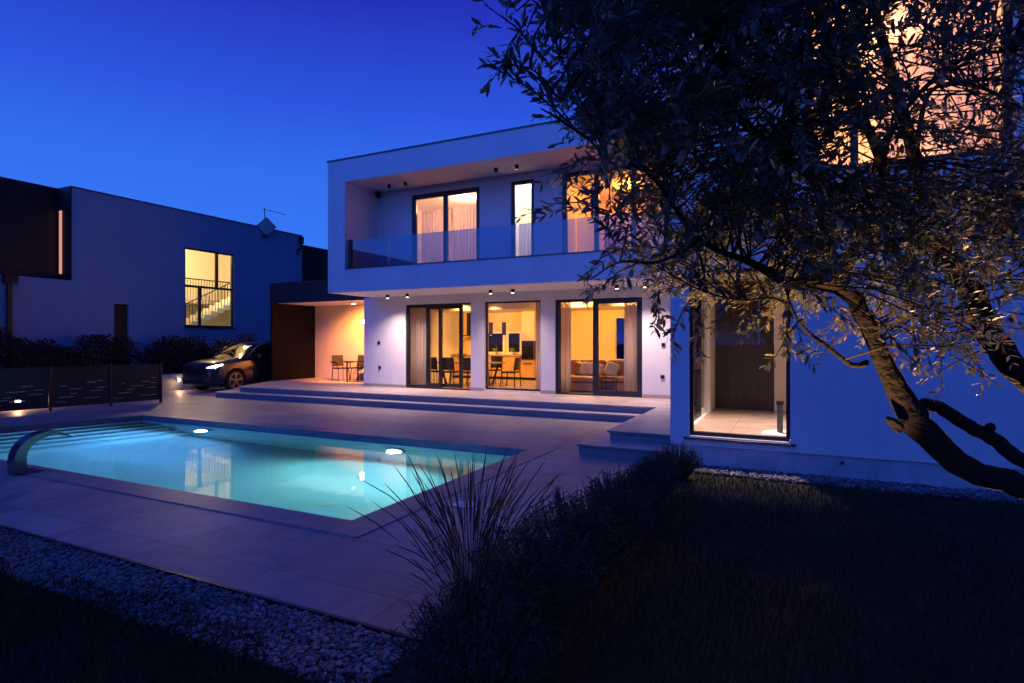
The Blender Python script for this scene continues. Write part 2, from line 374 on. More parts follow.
MB().cyl((0, 0, .0005), .15, .004, 28).build('rim', 'cap', t, world=False)

# stainless water spout: a wide curved blade that leans over the pool
sp = thing('water_spout', (-9.17, 4.12, .012), 'curved stainless steel waterfall spout arching over the near pool edge', 'pool spout')
MB().box(-.17, .17, -.12, .12, 0, .012).build('base_plate', 'steel', sp, bevel=.003, world=False)
prof = []
for i in range(25):
    a = i/24; an = math.pi*(.98-.80*a)
    prof.append((.28+.40*math.cos(an)*(1+.15*a), .03+.66*math.sin(an)**.8 if a > .02 else 0.0, .085*(1-a)**1.1+.004))
prof = []
for i in range(25):
    a = i/24
    an = math.pi*(1.12-.95*a); y = .13+.25*math.cos(an)+.22*max(0, a-.35)**1.3; z = .23+.30*math.sin(an)-.0 if a > .12 else max(0, .23-.30*math.sin(math.pi*.12)+0*a); z = .49*math.sin(min(1, a*1.35)*math.pi/2)**.9-.09*max(0, a-.75)**1.2/.19
    prof.append((y, z, .075*(1-a)**.8+.004))
v = []; f = []
for i, (y, z, th) in enumerate(prof):
    j, k = min(i+1, 24), max(i-1, 0)
    dy, dz = prof[j][0]-prof[k][0], prof[j][1]-prof[k][1]; l = math.hypot(dy, dz); ny, nz_ = dz/l, -dy/l
    for s_ in (-1, 1):
        w_ = .085+.03*i/24
        v += [(s_*w_, y-ny*th, z-nz_*th), (s_*w_, y+ny*th, z+nz_*th)]
for i in range(24):
    a = 4*i; c = a+4
    f += [(a, c, c+2, a+2), (a+1, a+3, c+3, c+1), (a, a+1, c+1, c), (a+2, c+2, c+3, a+3)]
f += [(0, 2, 3, 1), (96, 97, 99, 98)]
b = MB(); b.add(v, f); b.build('spout_blade', 'steel', sp, smooth=False, bevel=.004, world=False)

# terrace and steps (landing that turns towards the camera)
def prism(mb, poly, z0, z1):
    n = len(poly); mb.add([(x, y, z0) for x, y in poly]+[(x, y, z1) for x, y in poly], [tuple(range(n))[::-1], tuple(range(n, 2*n))]+[(i, (i+1) % n, n+(i+1) % n, n+i) for i in range(n)]); return mb
terr = thing('terrace', (-8, 12.7, 0), 'raised pale stone terrace with two long low steps in front of the house', 'terrace')
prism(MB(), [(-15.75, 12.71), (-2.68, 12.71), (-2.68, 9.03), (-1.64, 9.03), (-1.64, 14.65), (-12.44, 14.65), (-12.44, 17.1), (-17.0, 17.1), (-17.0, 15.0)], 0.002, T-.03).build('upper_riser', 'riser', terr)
prism(MB(), [(-15.79, 12.68), (-2.72, 12.68), (-2.72, 9.0), (-1.645, 9.0), (-1.645, 14.65), (-12.44, 14.65), (-12.44, 17.1), (-17.03, 17.1), (-17.03, 15.0)], T-.03, T).build('paving', 'tread', terr, bevel=.004)
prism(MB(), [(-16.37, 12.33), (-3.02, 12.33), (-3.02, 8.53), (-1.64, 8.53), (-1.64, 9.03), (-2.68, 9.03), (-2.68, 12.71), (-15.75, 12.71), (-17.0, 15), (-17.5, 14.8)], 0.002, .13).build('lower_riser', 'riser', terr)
prism(MB(), [(-16.4, 12.30), (-3.05, 12.30), (-3.05, 8.5), (-1.645, 8.5), (-1.645, 9.028), (-2.682, 9.028), (-2.682, 12.708), (-15.752, 12.708), (-17.03, 15), (-17.55, 14.8)], .13, .16).build('lower_tread', 'tread', terr, bevel=.004)

# ------------------------------------------------------------------ main house
H_ = thing('modern_house', (-7, 14.65, 0), 'white flat roofed two storey modern house with lit windows and a long balcony', 'house')
D1 = (-10.81, -8.50, T, 2.87); W2 = (-8.06, -6.30, T+.04, 2.88); D3 = (-5.87, -3.51, T, 2.87)
KW1 = (-10.98, -10.10, 1.25, 2.14); KW2 = (-10.04, -9.38, 1.25, 2.14); LW = (-5.75, -5.38, 1.09, 2.6)
b = MB().wall('y', 14.65, 14.92, -12.44, -1.64, T, 3.13, [D1, W2, D3])
b.wall('x', -12.44, -12.15, 14.92, 20.3, T, 3.13)
b.build('ground_floor_wall', 'plaster', H_)
MB().wall('y', 20.0, 20.3, -12.15, -1.64, T, 3.13, [KW1, KW2, LW]).build('rear_wall', 'ochre', H_)
MB().box(-12.15, -1.64, 14.92, 20.0, .2, T+.005).build('floor', 'ifloor', H_)
MB().box(-12.08, -1.64, 12.93, 20.3, 3.13, 3.45).build('balcony_slab', 'plaster', H_)
for (x0, x1) in ((-12.44, -10.81), (-8.50, -8.06), (-6.30, -5.87), (-3.51, -1.64)): MB().box(x0-.004 if x0 < -12 else x0+.002, x1-.002, 14.63, 14.649, T, T+.09).build('skirting', 'stone', H_)
b = MB()
b.box(-12.08, -1.64, 12.68, 12.93, 3.13, 3.77)
b.box(-12.08, -1.64, 12.68, 12.93, 6.24, 6.87)
b.box(-12.08, -11.45, 12.68, 12.93, 3.77, 6.24)
b.box(-12.08, -11.45, 12.93, 20.3, 3.45, 6.87)
b.box(-11.45, -1.64, 12.93, 20.3, 6.24, 6.60)
b.box(-11.45, -1.64, 20.05, 20.3, 6.60, 6.87)
b.build('upper_shell', 'plaster', H_)
b = MB(); b.box(-12.11, -1.64, 12.65, 12.97, 6.872, 6.905); b.box(-12.11, -11.42, 12.975, 20.33, 6.872, 6.905); b.build('parapet_capping', 'cap', H_)
MB().box(-11.447, -1.74, 12.66, 12.96, 3.772, 3.79).build('ledge_capping', 'cap', H_)
MB().box(-11.45, -1.64, 12.93, 14.1, 3.45, 3.60).build('balcony_floor', 'tread', H_)
U1 = (-10.19, -7.90, 3.6, 6.05); U2 = (-6.94, -6.25, 3.6, 6.06); U3 = (-5.46, -2.75, 3.6, 6.10)
MB().wall('y', 14.1, 14.38, -11.45, -1.64, 3.45, 6.24, [U1, U2, U3]).build('upper_wall', 'plaster', H_)
b = MB(); b.box(-11.45, -1.64, 14.38, 18.2, 3.45, 3.58); b.box(-11.45, -1.64, 18.0, 18.2, 3.58, 6.24); b.box(-7.42, -7.3, 14.38, 18, 3.58, 6.24); b.box(-5.95, -5.85, 14.38, 18, 3.58, 6.24)
b.build('room_walls', 'inner', H_)
MB().box(-11.42, -7.45, 14.42, 18, 6.20, 6.235).build('ceiling', 'ceil', H_)
# kitchen / living ceiling with a dropped bulkhead
b = MB(); b.box(-12.15, -1.64, 17.8, 20, 2.85, 3.125); b.build('bulkhead', 'inner', H_)
# interior partition right of the living room
def wframe(root, x0, x1, z0, z1, y, fw=.07, divs=(), dep=.08, name='window', mt='anth', gl='glass', axis='y', sill=0):
    """a frame (with mullions) and its panes; divs are x positions of mullions"""
    fm = MB(); e = .004
    def bx(mb, a, bb, c, d, ya, yb):
        if axis == 'y': mb.box(a, bb, ya, yb, c, d)
        else: mb.box(ya, yb, a, bb, c, d)
    bx(fm, x0+e, x1-e, z0+e, z0+fw, y, y+dep); bx(fm, x0+e, x1-e, z1-fw, z1-e, y, y+dep)
    xs = [x0+e]+list(divs)+[x1-e]
    bx(fm, x0+e, x0+fw, z0+fw, z1-fw, y, y+dep); bx(fm, x1-fw, x1-e, z0+fw, z1-fw, y, y+dep)
    for d in divs: bx(fm, d-fw/2, d+fw/2, z0+fw, z1-fw, y, y+dep)
    fr = fm.build(name, mt, root, bevel=.004)
    ed = [x0+fw]+[q for d in divs for q in (d-fw/2, d+fw/2)]+[x1-fw]
    if gl:
        for k in range(0, len(ed), 2):
            p = MB(); bx(p, ed[k], ed[k+1], z0+fw, z1-fw, y+dep*.4, y+dep*.4+.012); p.build('pane', gl, fr)
    return fr
# sliding door: fixed left leaf + leaf slid half open, gap on the right
wframe(H_, D1[0], -9.53, D1[2], D1[3], 14.68, .10, name='sliding_door')
dl = wframe(H_, -10.15, -8.88, T+.05, 2.82, 14.79, .10, name='sliding_door_leaf')
MB().bar((-8.93, 14.77, 1.25), (-8.93, 14.77, 1.55), .02).build('handle', 'steel', dl)
MB().box(-9.53, -8.504, 14.68, 14.9, 2.82, 2.866).build('door_head', 'anth', H_); MB().box(-9.53, -8.504, 14.68, 14.9, T+.001, T+.03).build('door_track', 'anth', H_)
wframe(H_, *W2, 14.74, .05, name='picture_window')
# living room sliding door: right leaf shut, left half open
b = MB(); b.box(-5.868, -5.78, 14.68, 14.86, T, 2.866); b.box(-5.78, -4.78, 14.68, 14.9, 2.80, 2.866); b.box(-5.78, -4.78, 14.68, 14.9, T+.001, T+.03); b.build('door_track', 'anth', H_)
wframe(H_, -4.82, D3[1], T, D3[3], 14.68, .14, name='sliding_door')
for kw, g_ in ((KW1, 'panel'), (KW2, 'glassdark')):
    wframe(H_, *kw, 20.02, .09, name='kitchen_window', mt='whitep', gl=g_)
wframe(H_, *LW, 20.05, .03, name='narrow_window', mt='whitep', gl='tint')
u = wframe(H_, *U1, 14.14, .13, divs=[-9.05], name='balcony_door')
u = wframe(H_, *U2, 14.14, .10, name='balcony_window')
u = wframe(H_, *U3, 14.14, .12, divs=[-4.55, -3.6], name='balcony_door')
# glass balustrade
for k, (xa, xb) in enumerate(((-11.30, -10.02), (-10.0, -8.22), (-8.2, -6.42), (-6.4, -4.62), (-4.6, -2.82), (-2.8, -1.75))):
    MB().box(xa, xb, 12.80, 12.817, 3.80, 4.60).build('balustrade_glass', 'bal', H_)
MB().box(-11.40, -11.31, 12.76, 12.85, 3.792, 4.62).build('balustrade_post', 'anth', H_, bevel=.005)
MB().box(-11.30, -1.75, 12.775, 12.842, 3.791, 3.815).build('balustrade_rail', 'cap', H_)
for x, z in ((-11.83, 1.70), (-11.80, .92), (-2.98, 1.66), (-3.0, .86)):
    so = MB().box(x-.045, x+.045, 14.62, 14.648, z-.045, z+.045).build('wall_socket', 'black', H_, bevel=.004)
# carport annex roof, side panel, lit rear wall
MB().box(-17.03, -12.46, 14.98, 17.45, 3.16, 3.80).build('annex_roof', 'dark_clad', H_)
MB().box(-17.06, -12.1, 14.96, 15.05, 3.802, 3.83).build('annex_capping', 'cap', H_)
MB().box(-16.95, -12.46, 15.02, 17.1, 3.12, 3.158).build('annex_ceiling', 'ceil', H_)
MB().box(-17.03, -12.46, 14.98, 15.018, 3.10, 3.159).build('annex_fascia', 'dark_clad', H_)
MB().box(-17.03, -16.95, 15.02, 17.1, T, 3.12).build('annex_side_panel', 'panel', H_)
MB().box(-17.0, -12.46, 17.1, 17.35, T, 3.158).build('annex_rear_wall', 'annexwall', H_)
MB().box(-15.93, -15.86, 17.07, 17.098, 1.02, 1.10).build('wall_socket', 'black', H_)

# --- wing
b = MB()
LWN = (-1.38, -.08, .40, 2.75); UWN = (.09, 2.25, 3.92, 6.35)
b.wall('y', 8.55, 8.85, -1.64, 9.0, .27, 6.9, [LWN, UWN])
DW = (9.05, 11.75, .40, 2.6)
b.wall('x', -1.64, -1.5, 8.85, 20.3, .27, 6.9, [DW])
b.box(8.7, 9.0, 8.85, 20.3, .27, 6.9); b.box(-1.5, 8.7, 8.85, 20.3, 6.55, 6.85)
b.build('wing_wall', 'plaster', H_)
b = MB(); b.box(-1.62, 8.98, 8.575, 8.85, -.11, .268); b.box(-1.62, -1.5, 8.85, 14.65, -.11, .268); b.build('plinth', 'plinth', H_)
MB().box(-1.45, -.01, 8.50, 8.60, .36, .385).build('window_sill', 'cap', H_, bevel=.004)
b = MB(); b.box(-1.5, 8.7, 8.85, 14, .27, .38); b.build('wing_floor', 'ifloor', H_)
b = MB(); b.box(-1.5, 8.7, 8.85, 14, 2.95, 3.5); b.box(-.4, 4, 12.5, 12.6, .38, 2.95); b.box(2.4, 2.5, 8.85, 12.5, .38, 2.95); b.box(-1.5, 8.7, 13, 13.1, 3.5, 6.55); b.box(4.2, 4.3, 8.85, 13, 3.5, 6.55)
b.build('wing_room_walls', 'inner', H_)
b = MB()
for k in range(4): b.box(-1.5+k*.275, -1.5+k*.275+.27, 12.5, 12.54, .38, 2.95)
b.build('wood_panelling', 'dwood', H_)
wframe(H_, *LWN, 8.62, .05, name='corner_window')
wframe(H_, *UWN, 8.62, .09, divs=[.66], name='wing_window')
dr = wframe(H_, 9.05, 10.9, .40, 2.6, -1.62, .10, name='glazed_door', axis='x', gl='glassdark')
b = MB(); b.bar((-1.53, 10.75, 1.25), (-1.53, 10.75, 1.5), .025); b.bar((-1.53, 10.75, 1.27), (-1.6, 10.75, 1.27), .03); b.build('handle', 'steel', dr)
wframe(H_, 10.9, 11.75, .40, 2.6, -1.64, .09, name='side_frame', axis='x', mt='whitep', gl='glassdark')
MB().cyl((.52, 8.5, .19), .02, .08, 12, axis='y').build('overflow_pipe', 'black', H_)

# ------------------------------------------------------------------ interior furnishings
def curtain(x0, x1, y, z0, z1, m, label, folds=None, amp=.035, axis='y', group=None):
    n = int((x1-x0)/.012)+2; folds = folds or max(3, int((x1-x0)/.11)); b = MB(); v = []
    ph = random.random()*6
    for j, z in enumerate((z0, z0+(z1-z0)*.3, z0+(z1-z0)*.7, z1)):
        for i in range(n):
            t = i/(n-1); x = x0+(x1-x0)*t
            yy = y+amp*(math.sin(t*folds*2*math.pi+ph)+.4*math.sin(t*folds*4.7*math.pi+ph*2+j*.3))*(1-.15*j/3)
            v.append((x, yy, z))
    b.add(v, [(j*n+i, j*n+i+1, (j+1)*n+i+1, (j+1)*n+i) for j in range(3) for i in range(n-1)])
    o = b.build('curtain', m, smooth=True, fixn=False)
    s = o.modifiers.new('solid', 'SOLIDIFY'); s.thickness = .002
    return tag(o, label, 'curtain', group)
curtain(-10.9, -10.12, 14.98, .34, 2.95, 'sheer', 'pale grey curtain hanging behind the left leaf of the dining sliding door')
curtain(-6.62, -6.32, 15.02, .34, 2.95, 'sheer', 'narrow sheer curtain at the right edge of the kitchen picture window')
curtain(-5.98, -5.55, 15.02, .34, 2.95, 'sheer', 'pinkish curtain gathered at the left side of the open living room door')
curtain(-4.08, -3.62, 15.02, .34, 2.95, 'sheer', 'sheer curtain behind the right glass leaf of the living room door')
curtain(-10.1, -9.1, 14.5, 3.6, 5.62, 'sheerb', 'white lace curtain behind the left pane of the wide balcony door')
curtain(-9.0, -8.0, 14.5, 3.6, 5.66, 'sheerb', 'white lace curtain behind the right pane of the wide balcony door')
curtain(-6.88, -6.3, 14.46, 3.6, 6.1, 'sheerb', 'white sheer blind curtain in the narrow balcony window')
curtain(-3.5, -2.85, 14.5, 3.6, 6.1, 'sheerb', 'white curtain at the right end of the balcony door beside the olive tree')
curtain(.95, 2.2, 9.0, 3.6, 6.4, 'sheerb', 'pinkish floor length curtain in the upper wing window behind the olive tree', amp=.06)
MB().box(0, .01, 0, .01, 0, .01)

def chair_proto(loc, rz, label, group, name='dining_chair', m='dwood', fm='black', arms=False):
    t = thing(name, loc, label, 'chair', group, rz)
    MB().box(-.23, .23, -.22, .22, .43, .48).build('seat', m, t, bevel=.015, world=False)
    b = MB(); n = 9
    for i in range(n-1):
        a0 = -.22+.44*i/(n-1); a1 = -.22+.44*(i+1)/(n-1)
        c = lambda a: .22+.05*(1-(a/.22)**2)
        b.add([(a0, c(a0), .52), (a1, c(a1), .52), (a1, c(a1)+.06, .92), (a0, c(a0)+.06, .92), (a0, c(a0)+.025, .52), (a1, c(a1)+.025, .52), (a1, c(a1)+.085, .92), (a0, c(a0)+.085, .92)],
              [(0, 1, 2, 3), (4, 7, 6, 5), (3, 2, 6, 7), (0, 4, 5, 1)]+([(0, 3, 7, 4)] if i == 0 else [])+([(1, 5, 6, 2)] if i == n-2 else []))
    b.build('backrest', m, t, bevel=.004, world=False)
    for sx in (-1, 1):
        MB().bar((sx*.2, -.19, .43), (sx*.22, -.23, 0), .025).build('leg', fm, t, world=False)
        MB().bar((sx*.2, .24, .60), (sx*.22, .27, 0), .025).build('leg', fm, t, world=False)
        if arms:
            b = MB(); b.bar((sx*.26, -.2, .66), (sx*.26, .27, .68), .035, .05); b.bar((sx*.25, -.2, .66), (sx*.23, -.22, .44), .03); b.build('armrest', fm, t, world=False)
    return t
cg = 'dining chairs round the table'
c0 = chair_proto((-9.87, 15.85, T), R(180), 'dark dining chair behind the slid door leaf, on the window side of the table', cg)
for (x, y, r, lb) in ((-9.2, 15.85, 180, 'dark dining chair seen through the open gap of the sliding door'),
                      (-8.12, 16.45, -90, 'dark dining chair at the right end of the table, side on'),
                      (-10.5, 15.85, 180, 'dark dining chair half behind the pale grey curtain'),
                      (-9.87, 17.35, 0, 'dark dining chair on the far side of the table, left of its pair'),
                      (-9.2, 17.35, 0, 'dark dining chair on the far side of the table, right of its pair')):
    dup(c0, (x, y, T), R(r), lb)
t = thing('dining_table', (-9.6, 16.6, T), 'long wooden dining table with splayed black legs inside the house', 'table')
MB().box(-1.25, 1.05, -.45, .45, .71, .75).build('tabletop', 'stone', t, bevel=.006, world=False)
for sx in (-1, .8):
    for sy in (-1, 1): MB().bar((sx*.9, sy*.1, 0), (sx*1.0, sy*.38, .71), .05, .05).build('leg', 'black', t, world=False)
# vase / fruit on the table
t = thing('potted_plant', (-10.0, 16.6, T+.75), 'small leafy plant in a bowl on the dining table', 'plant')
MB().cyl((0, 0, 0), .07, .09, 16, .1).build('pot', 'dwood', t, world=False)
b = MB()
for k in range(40):
    a = random.random()*6.28; e = random.random()*.2+.05; p = Vector((math.cos(a)*e, math.sin(a)*e, .1+random.random()*.16)); q = p+Vector((random.uniform(-.06, .06), random.uniform(-.06, .06), .05))
    b.add([p, (p+q)/2+Vector((.02, 0, 0)), q, (p+q)/2-Vector((.02, 0, 0))], [(0, 1, 2, 3)])
b.build('foliage', 'shrub', t, world=False)
# pendants
for k, (x, lb) in enumerate(((-9.79, 'slim black cylinder pendant lamp over the kitchen, left of the pair'), (-9.27, 'slim black cylinder pendant lamp over the kitchen, right of the pair'))):
    t = thing('pendant_lamp', (x, 18.3, 1.96), lb, 'pendant lamp', 'black pendant lamps in the kitchen')
    MB().cyl((0, 0, 0), .075, .46, 20).build('lamp_shade', 'black', t, world=False)
    MB().cyl((0, 0, .48), .005, .41, 6).build('cord', 'black', t, world=False)
    MB().cyl((0, 0, -.003), .035, .003, 12).build('bulb', 'e_int', t, world=False)
t = thing('cooker_hood', (-11.35, 19.7, 2.0), 'tall black box cooker hood on the bright kitchen wall', 'cooker hood')
MB().box(-.18, .18, -.15, .15, 0, .84).build('chimney', 'black', t, bevel=.01, world=False)
MB().box(-.3, .3, -.2, .15, -.04, -.001).build('canopy', 'black', t, bevel=.005, world=False)
# kitchen
t = thing('kitchen_counter', (-10.6, 19.7, T), 'oak fronted kitchen counter with stone worktop under the rear windows', 'kitchen counter')
MB().box(-12.1, -9.13, 19.42, 19.99, T+.1, T+.88).build('cabinet', 'wood', t)
MB().box(-12.1, -9.13, 19.48, 19.99, T+.005, T+.1).build('toe_kick', 'black', t)
MB().box(-12.13, -9.13, 19.37, 19.995, T+.881, T+.925).build('worktop', 'stone', t, bevel=.004)
for x0 in (-12.08, -11.35, -10.62, -9.88):
    d = MB().box(x0, x0+.72, 19.4, 19.419, T+.11, T+.87).build('cabinet_door', 'wood', t, bevel=.003)
b = MB(); b.tube([(-10.3, 19.75, T+.925), (-10.3, 19.75, T+1.2), (-10.3, 19.68, T+1.27), (-10.3, 19.58, T+1.24)], .012, 8); b.build('tap', 'steel', t)
t = thing('oven_tower', (-9.1, 19.7, T), 'tall oak oven cabinet with a black built in oven right of the kitchen windows', 'oven cabinet')
MB().box(-9.11, -8.60, 19.4, 19.99, T+.1, T+.75).build('drawer', 'wood', t, bevel=.003)
MB().box(-9.11, -8.60, 19.42, 19.99, T+1.45, 2.849).build('upper_cabinet', 'inner', t, bevel=.003)
MB().box(-9.11, -8.60, 19.48, 19.99, T+.005, T+.1).build('toe_kick', 'black', t)
ov = MB().box(-9.09, -8.62, 19.38, 19.99, T+.76, T+1.44).build('oven', 'glassdark', t, bevel=.006)
MB().bar((-9.03, 19.35, T+1.27), (-8.68, 19.35, T+1.27), .02).build('handle', 'steel', ov)
MB().bar((-9.03, 19.37, T+.62), (-8.68, 19.37, T+.62), .02).build('handle', 'steel', t)
for x, lb in ((-10.45, 'small bright green potted herb on the kitchen window sill under the brown window'), (-9.72, 'small bright green potted herb on the kitchen window sill under the black window')):
    t = thing('potted_herb', (x, 19.85, T+.926), lb, 'plant', 'potted herbs on the kitchen worktop')
    MB().cyl((0, 0, 0), .06, .1, 14, .075).build('pot', 'whitep', t, world=False)
    b = MB()
    for k in range(60):
        a = random.random()*6.28; e = random.random()*.1; p = Vector((math.cos(a)*e, math.sin(a)*e, .1+random.random()*.12)); q = p+Vector((random.uniform(-.05, .05), random.uniform(-.05, .05), .04))
        b.add([p, (p+q)/2+Vector((.015, 0, 0)), q, (p+q)/2-Vector((.015, 0, 0))], [(0, 1, 2, 3)])
    b.build('foliage', 'plant', t, world=False)
# sofa
t = thing('corner_sofa', (-5.4, 16, T), 'tan leather corner sofa facing the open living room door', 'sofa')
MB().box(-6.5, -4.95, 15.3, 16.3, T+.04, T+.28).build('base', 'sofa', t, bevel=.03)
MB().box(-4.945, -4.05, 15.75, 16.5, T+.04, T+.28).build('base', 'sofa', t, bevel=.03)
MB().box(-6.5, -4.95, 15.27, 16.3, T+.285, T+.45).build('seat_cushion', 'sofa', t, bevel=.05)
MB().box(-4.945, -4.05, 15.72, 16.5, T+.285, T+.45).build('seat_cushion', 'sofa', t, bevel=.05)
for x0, x1, y in ((-6.5, -5.75, 16.25), (-5.74, -4.96, 16.25), (-4.94, -4.05, 16.35)):
    MB().obox(Vector(((x0+x1)/2, y+.1, T+.63)), (x1-x0-.01, .22, .50), Matrix.Rotation(R(-10), 3, 'X')).build('back_cushion', 'sofa', t, bevel=.06)
MB().box(-6.62, -6.505, 15.3, 16.5, T+.04, T+.62).build('armrest', 'sofa', t, bevel=.04)
cs = ((-5.62, 15.98, 24, 'sofa', 'tan cushion leaning at the left end of the sofa'), (-5.38, 15.9, 32, 'cush', 'beige cushion in the middle of the row on the sofa'), (-5.14, 15.86, 36, 'cush', 'beige cushion nearest the door leaf on the sofa'), (-4.72, 16.1, 40, 'cush', 'pale cushion on the sofa seen through the glass door leaf'))
for x, y, r, m_, lb in cs:
    b = MB(); n = 10; v = []
    for side in (-1, 1):
        for i in range(n+1):
            for j in range(n+1):
                u_, w_ = i/n*2-1, j/n*2-1
                th = .075*(max(0, (1-u_**4)*(1-w_**4)))**.5
                v.append((u_*.21*(1-.06*w_*w_), side*th, w_*.21*(1-.06*u_*u_)))
    N = (n+1)**2; fs = []
    for s_ in (0, 1):
        fs += [tuple((s_*N+a*(n+1)+c) for a, c in ((i, j), (i+1, j), (i+1, j+1), (i, j+1))) for i in range(n) for j in range(n)]
    b.add(v, fs); o = b.build('cushion', m_, smooth=True); o.location = (x, y, T+.62); o.rotation_euler = (R(-22), R(r*.5), R(6)); tag(o, lb, 'cushion', 'cushions on the sofa')
t = thing('side_table', (-4.6, 15.45, T+.012), 'small wire frame side table in front of the sofa', 'side table')
b = MB()
for sx in (-.16, .16):
    for sy in (-.16, .16): b.bar((sx, sy, 0), (sx, sy, .42), .014)
for z in (.007, .413):
    for s_ in (-.16, .16): b.bar((-.16, s_, z), (.16, s_, z), .014); b.bar((s_, -.16, z), (s_, .16, z), .014)
b.build('frame', 'black', t, world=False)
MB().box(-.175, .175, -.175, .175, .421, .435).build('table_top', 'glassdark', t, world=False)
tag(MB().box(-5.6, -3.8, 15.12, 15.7, T+.006, T+.018).build('rug', 'rug'), 'mottled grey rug on the living room floor by the glass door', 'rug')
t = thing('painting', (-5.15, 17.98, 4.4), 'dark framed painting on the yellow wall of the upper right room', 'painting')
MB().box(-.35, .35, -.03, 0, 0, .9).build('frame', 'black', t, world=False); MB().box(-.31, .31, -.034, -.0305, .04, .86).build('canvas', 'art', t, world=False)
MB().box(-5.84, -1.73, 17.96, 17.999, 3.6, 6.2).build('ochre_wall', 'ochre', H_)

for (x, y, z, tx, tz, p_, sp_, c_) in ((-10.6, 17.4, 2.75, -10.9, 1.5, 230, 125, (1, .43, .10)), (-9.4, 17.4, 2.75, -9.4, 1.3, 150, 110, (1, .41, .09)), (-6.4, 17.0, 2.8, -6.9, 1.7, 330, 125, (1, .46, .10)), (-4.6, 17.2, 2.8, -4.6, 1.7, 240, 120, (1, .45, .12))):
    light('added_wall_fill', 'SPOT', (x, y, z), p_, c_, size=.1, spot=sp_, blend=.7, aim=(tx, 20, tz))  # fill spots without fixtures, added to brighten the rear room walls
# umbrella base and tube in the wing room
t = thing('parasol_base', (-.22, 9.25, .38), 'white round parasol base with grey tube behind the corner window', 'parasol base')
MB().cyl((0, 0, 0), .26, .05, 40, .24).build('base', 'whitep', t, bevel=.01, world=False); MB().cyl((0, 0, .05), .04, .40, 20).build('tube', 'cap', t, world=False)
MB().cyl((0, 0, .45), .05, .05, 20).build('clamp', 'black', t, world=False)

# patio furniture
p0 = chair_proto((-14.85, 16.25, T), R(70), 'dark rattan patio chair nearest the annex panel, turned towards the table', 'patio chairs in the lit annex', 'patio_chair', 'rattan', 'rattan', arms=True)
dup(p0, (-14.45, 16.75, T), R(10), 'dark rattan patio chair behind the patio table, against the lit wall')
dup(p0, (-13.6, 16.75, T), R(-20), 'dark rattan patio chair at the far side of the patio table near the white wall')
t = thing('patio_table', (-13.75, 16.15, T), 'low dark patio table between the rattan chairs in the annex', 'table')
MB().box(-.55, .55, -.35, .35, .70, .73).build('tabletop', 'glassdark', t, bevel=.004, world=False)
for sx in (-1, 1):
    for sy in (-1, 1): MB().bar((sx*.48, sy*.28, 0), (sx*.48, sy*.28, .70), .04).build('leg', 'rattan', t, world=False)

# ------------------------------------------------------------------ lamps on the house
dg = 'black cylinder downlights under the terrace soffit'
labs = ['first black downlight from the left under the terrace soffit', 'second black downlight from the left, beside the dining door', 'black downlight above the left side of the picture window',
        'black downlight above the right side of the picture window', 'black downlight above the living room glass door leaf', 'last black downlight on the right, near the wing wall']
pr0 = None
for k, (x, y, p) in enumerate(((-10.95, 13.95, 420), (-10.2, 13.9, 420), (-7.42, 13.85, 220), (-6.78, 13.9, 220), (-3.95, 13.9, 280), (-3.25, 13.85, 400))):
    if pr0 is None:
        pr0 = thing('downlight', (x, y, 3.03), labs[k], 'downlight', dg)
        MB().cyl((0, 0, 0), .05, .10, 20).build('housing', 'black', pr0, world=False)
        MB().cyl((0, 0, -.003), .037, .003, 20).build('lens', 'e_down', pr0, world=False)
    else: dup(pr0, (x, y, 3.03), None, labs[k])
    light('downlight_beam', 'SPOT', (x, y, 3.015), p*.62, (1, .66, .58), size=.035, spot=128, blend=.9)
dg = 'unlit black downlights under the balcony ceiling'
labs = ['first unlit black downlight from the left under the balcony ceiling', 'second unlit black downlight from the left under the balcony ceiling', 'unlit black downlight under the balcony ceiling left of the narrow window', 'unlit black downlight under the balcony ceiling above the narrow window']
pr1 = None
for k, (x, y) in enumerate(((-10.5, 13.45), (-9.93, 13.45), (-7.02, 13.4), (-6.42, 13.4))):
    if pr1 is None:
        pr1 = thing('downlight', (x, y, 6.14), labs[k], 'downlight', dg)
        MB().cyl((0, 0, 0), .05, .10, 20).build('housing', 'black', pr1, world=False)
        MB().cyl((0, 0, -.003), .037, .003, 20).build('lens', 'glassdark', pr1, world=False)
    else: dup(pr1, (x, y, 6.14), None, labs[k])
t = thing('security_camera', (-11.3, 13.95, 6.1), 'small black dome camera in the left corner of the balcony', 'camera')
MB().cyl((0, 0, 0), .08, .13, 16).build('housing', 'black', t, world=False); MB().cyl((0, 0, -.06), .03, .06, 16, .08).build('dome', 'glassdark', t, world=False)
t = thing('wall_lamp', (-12.455, 14.84, 2.39), 'bright small wall lamp at the corner between annex and white wall', 'wall lamp')
b = MB(); b.box(-.03, .013, -.05, .05, -.07, .07); b.bar((-.03, 0, 0), (-.15, 0, 0), .02); b.build('bracket', 'black', t, world=False)
b = MB(); b.cyl((-.2, 0, -.06), .055, .12, 16); b.build('lens', 'e_warm', t, world=False)
light('wall_lamp_glow', 'POINT', (-12.76, 14.93, 2.39), 16, (1, .40, .14), size=.06)
light('annex_ceiling_glow', 'SPOT', (-13.7, 15.6, 2.98), 1500, (1, .31, .06), size=.1, spot=112, blend=.7, aim=(-14.2, 17.1, 1.2))
t = thing('ceiling_lamp', (-13.7, 15.6, 3.0), 'small round ceiling lamp under the annex roof', 'ceiling lamp')
MB().cyl((0, 0, .04), .09, .08, 20).build('housing', 'whitep', t, world=False); MB().cyl((0, 0, .02), .08, .02, 20).build('lens', 'e_int', t, world=False)

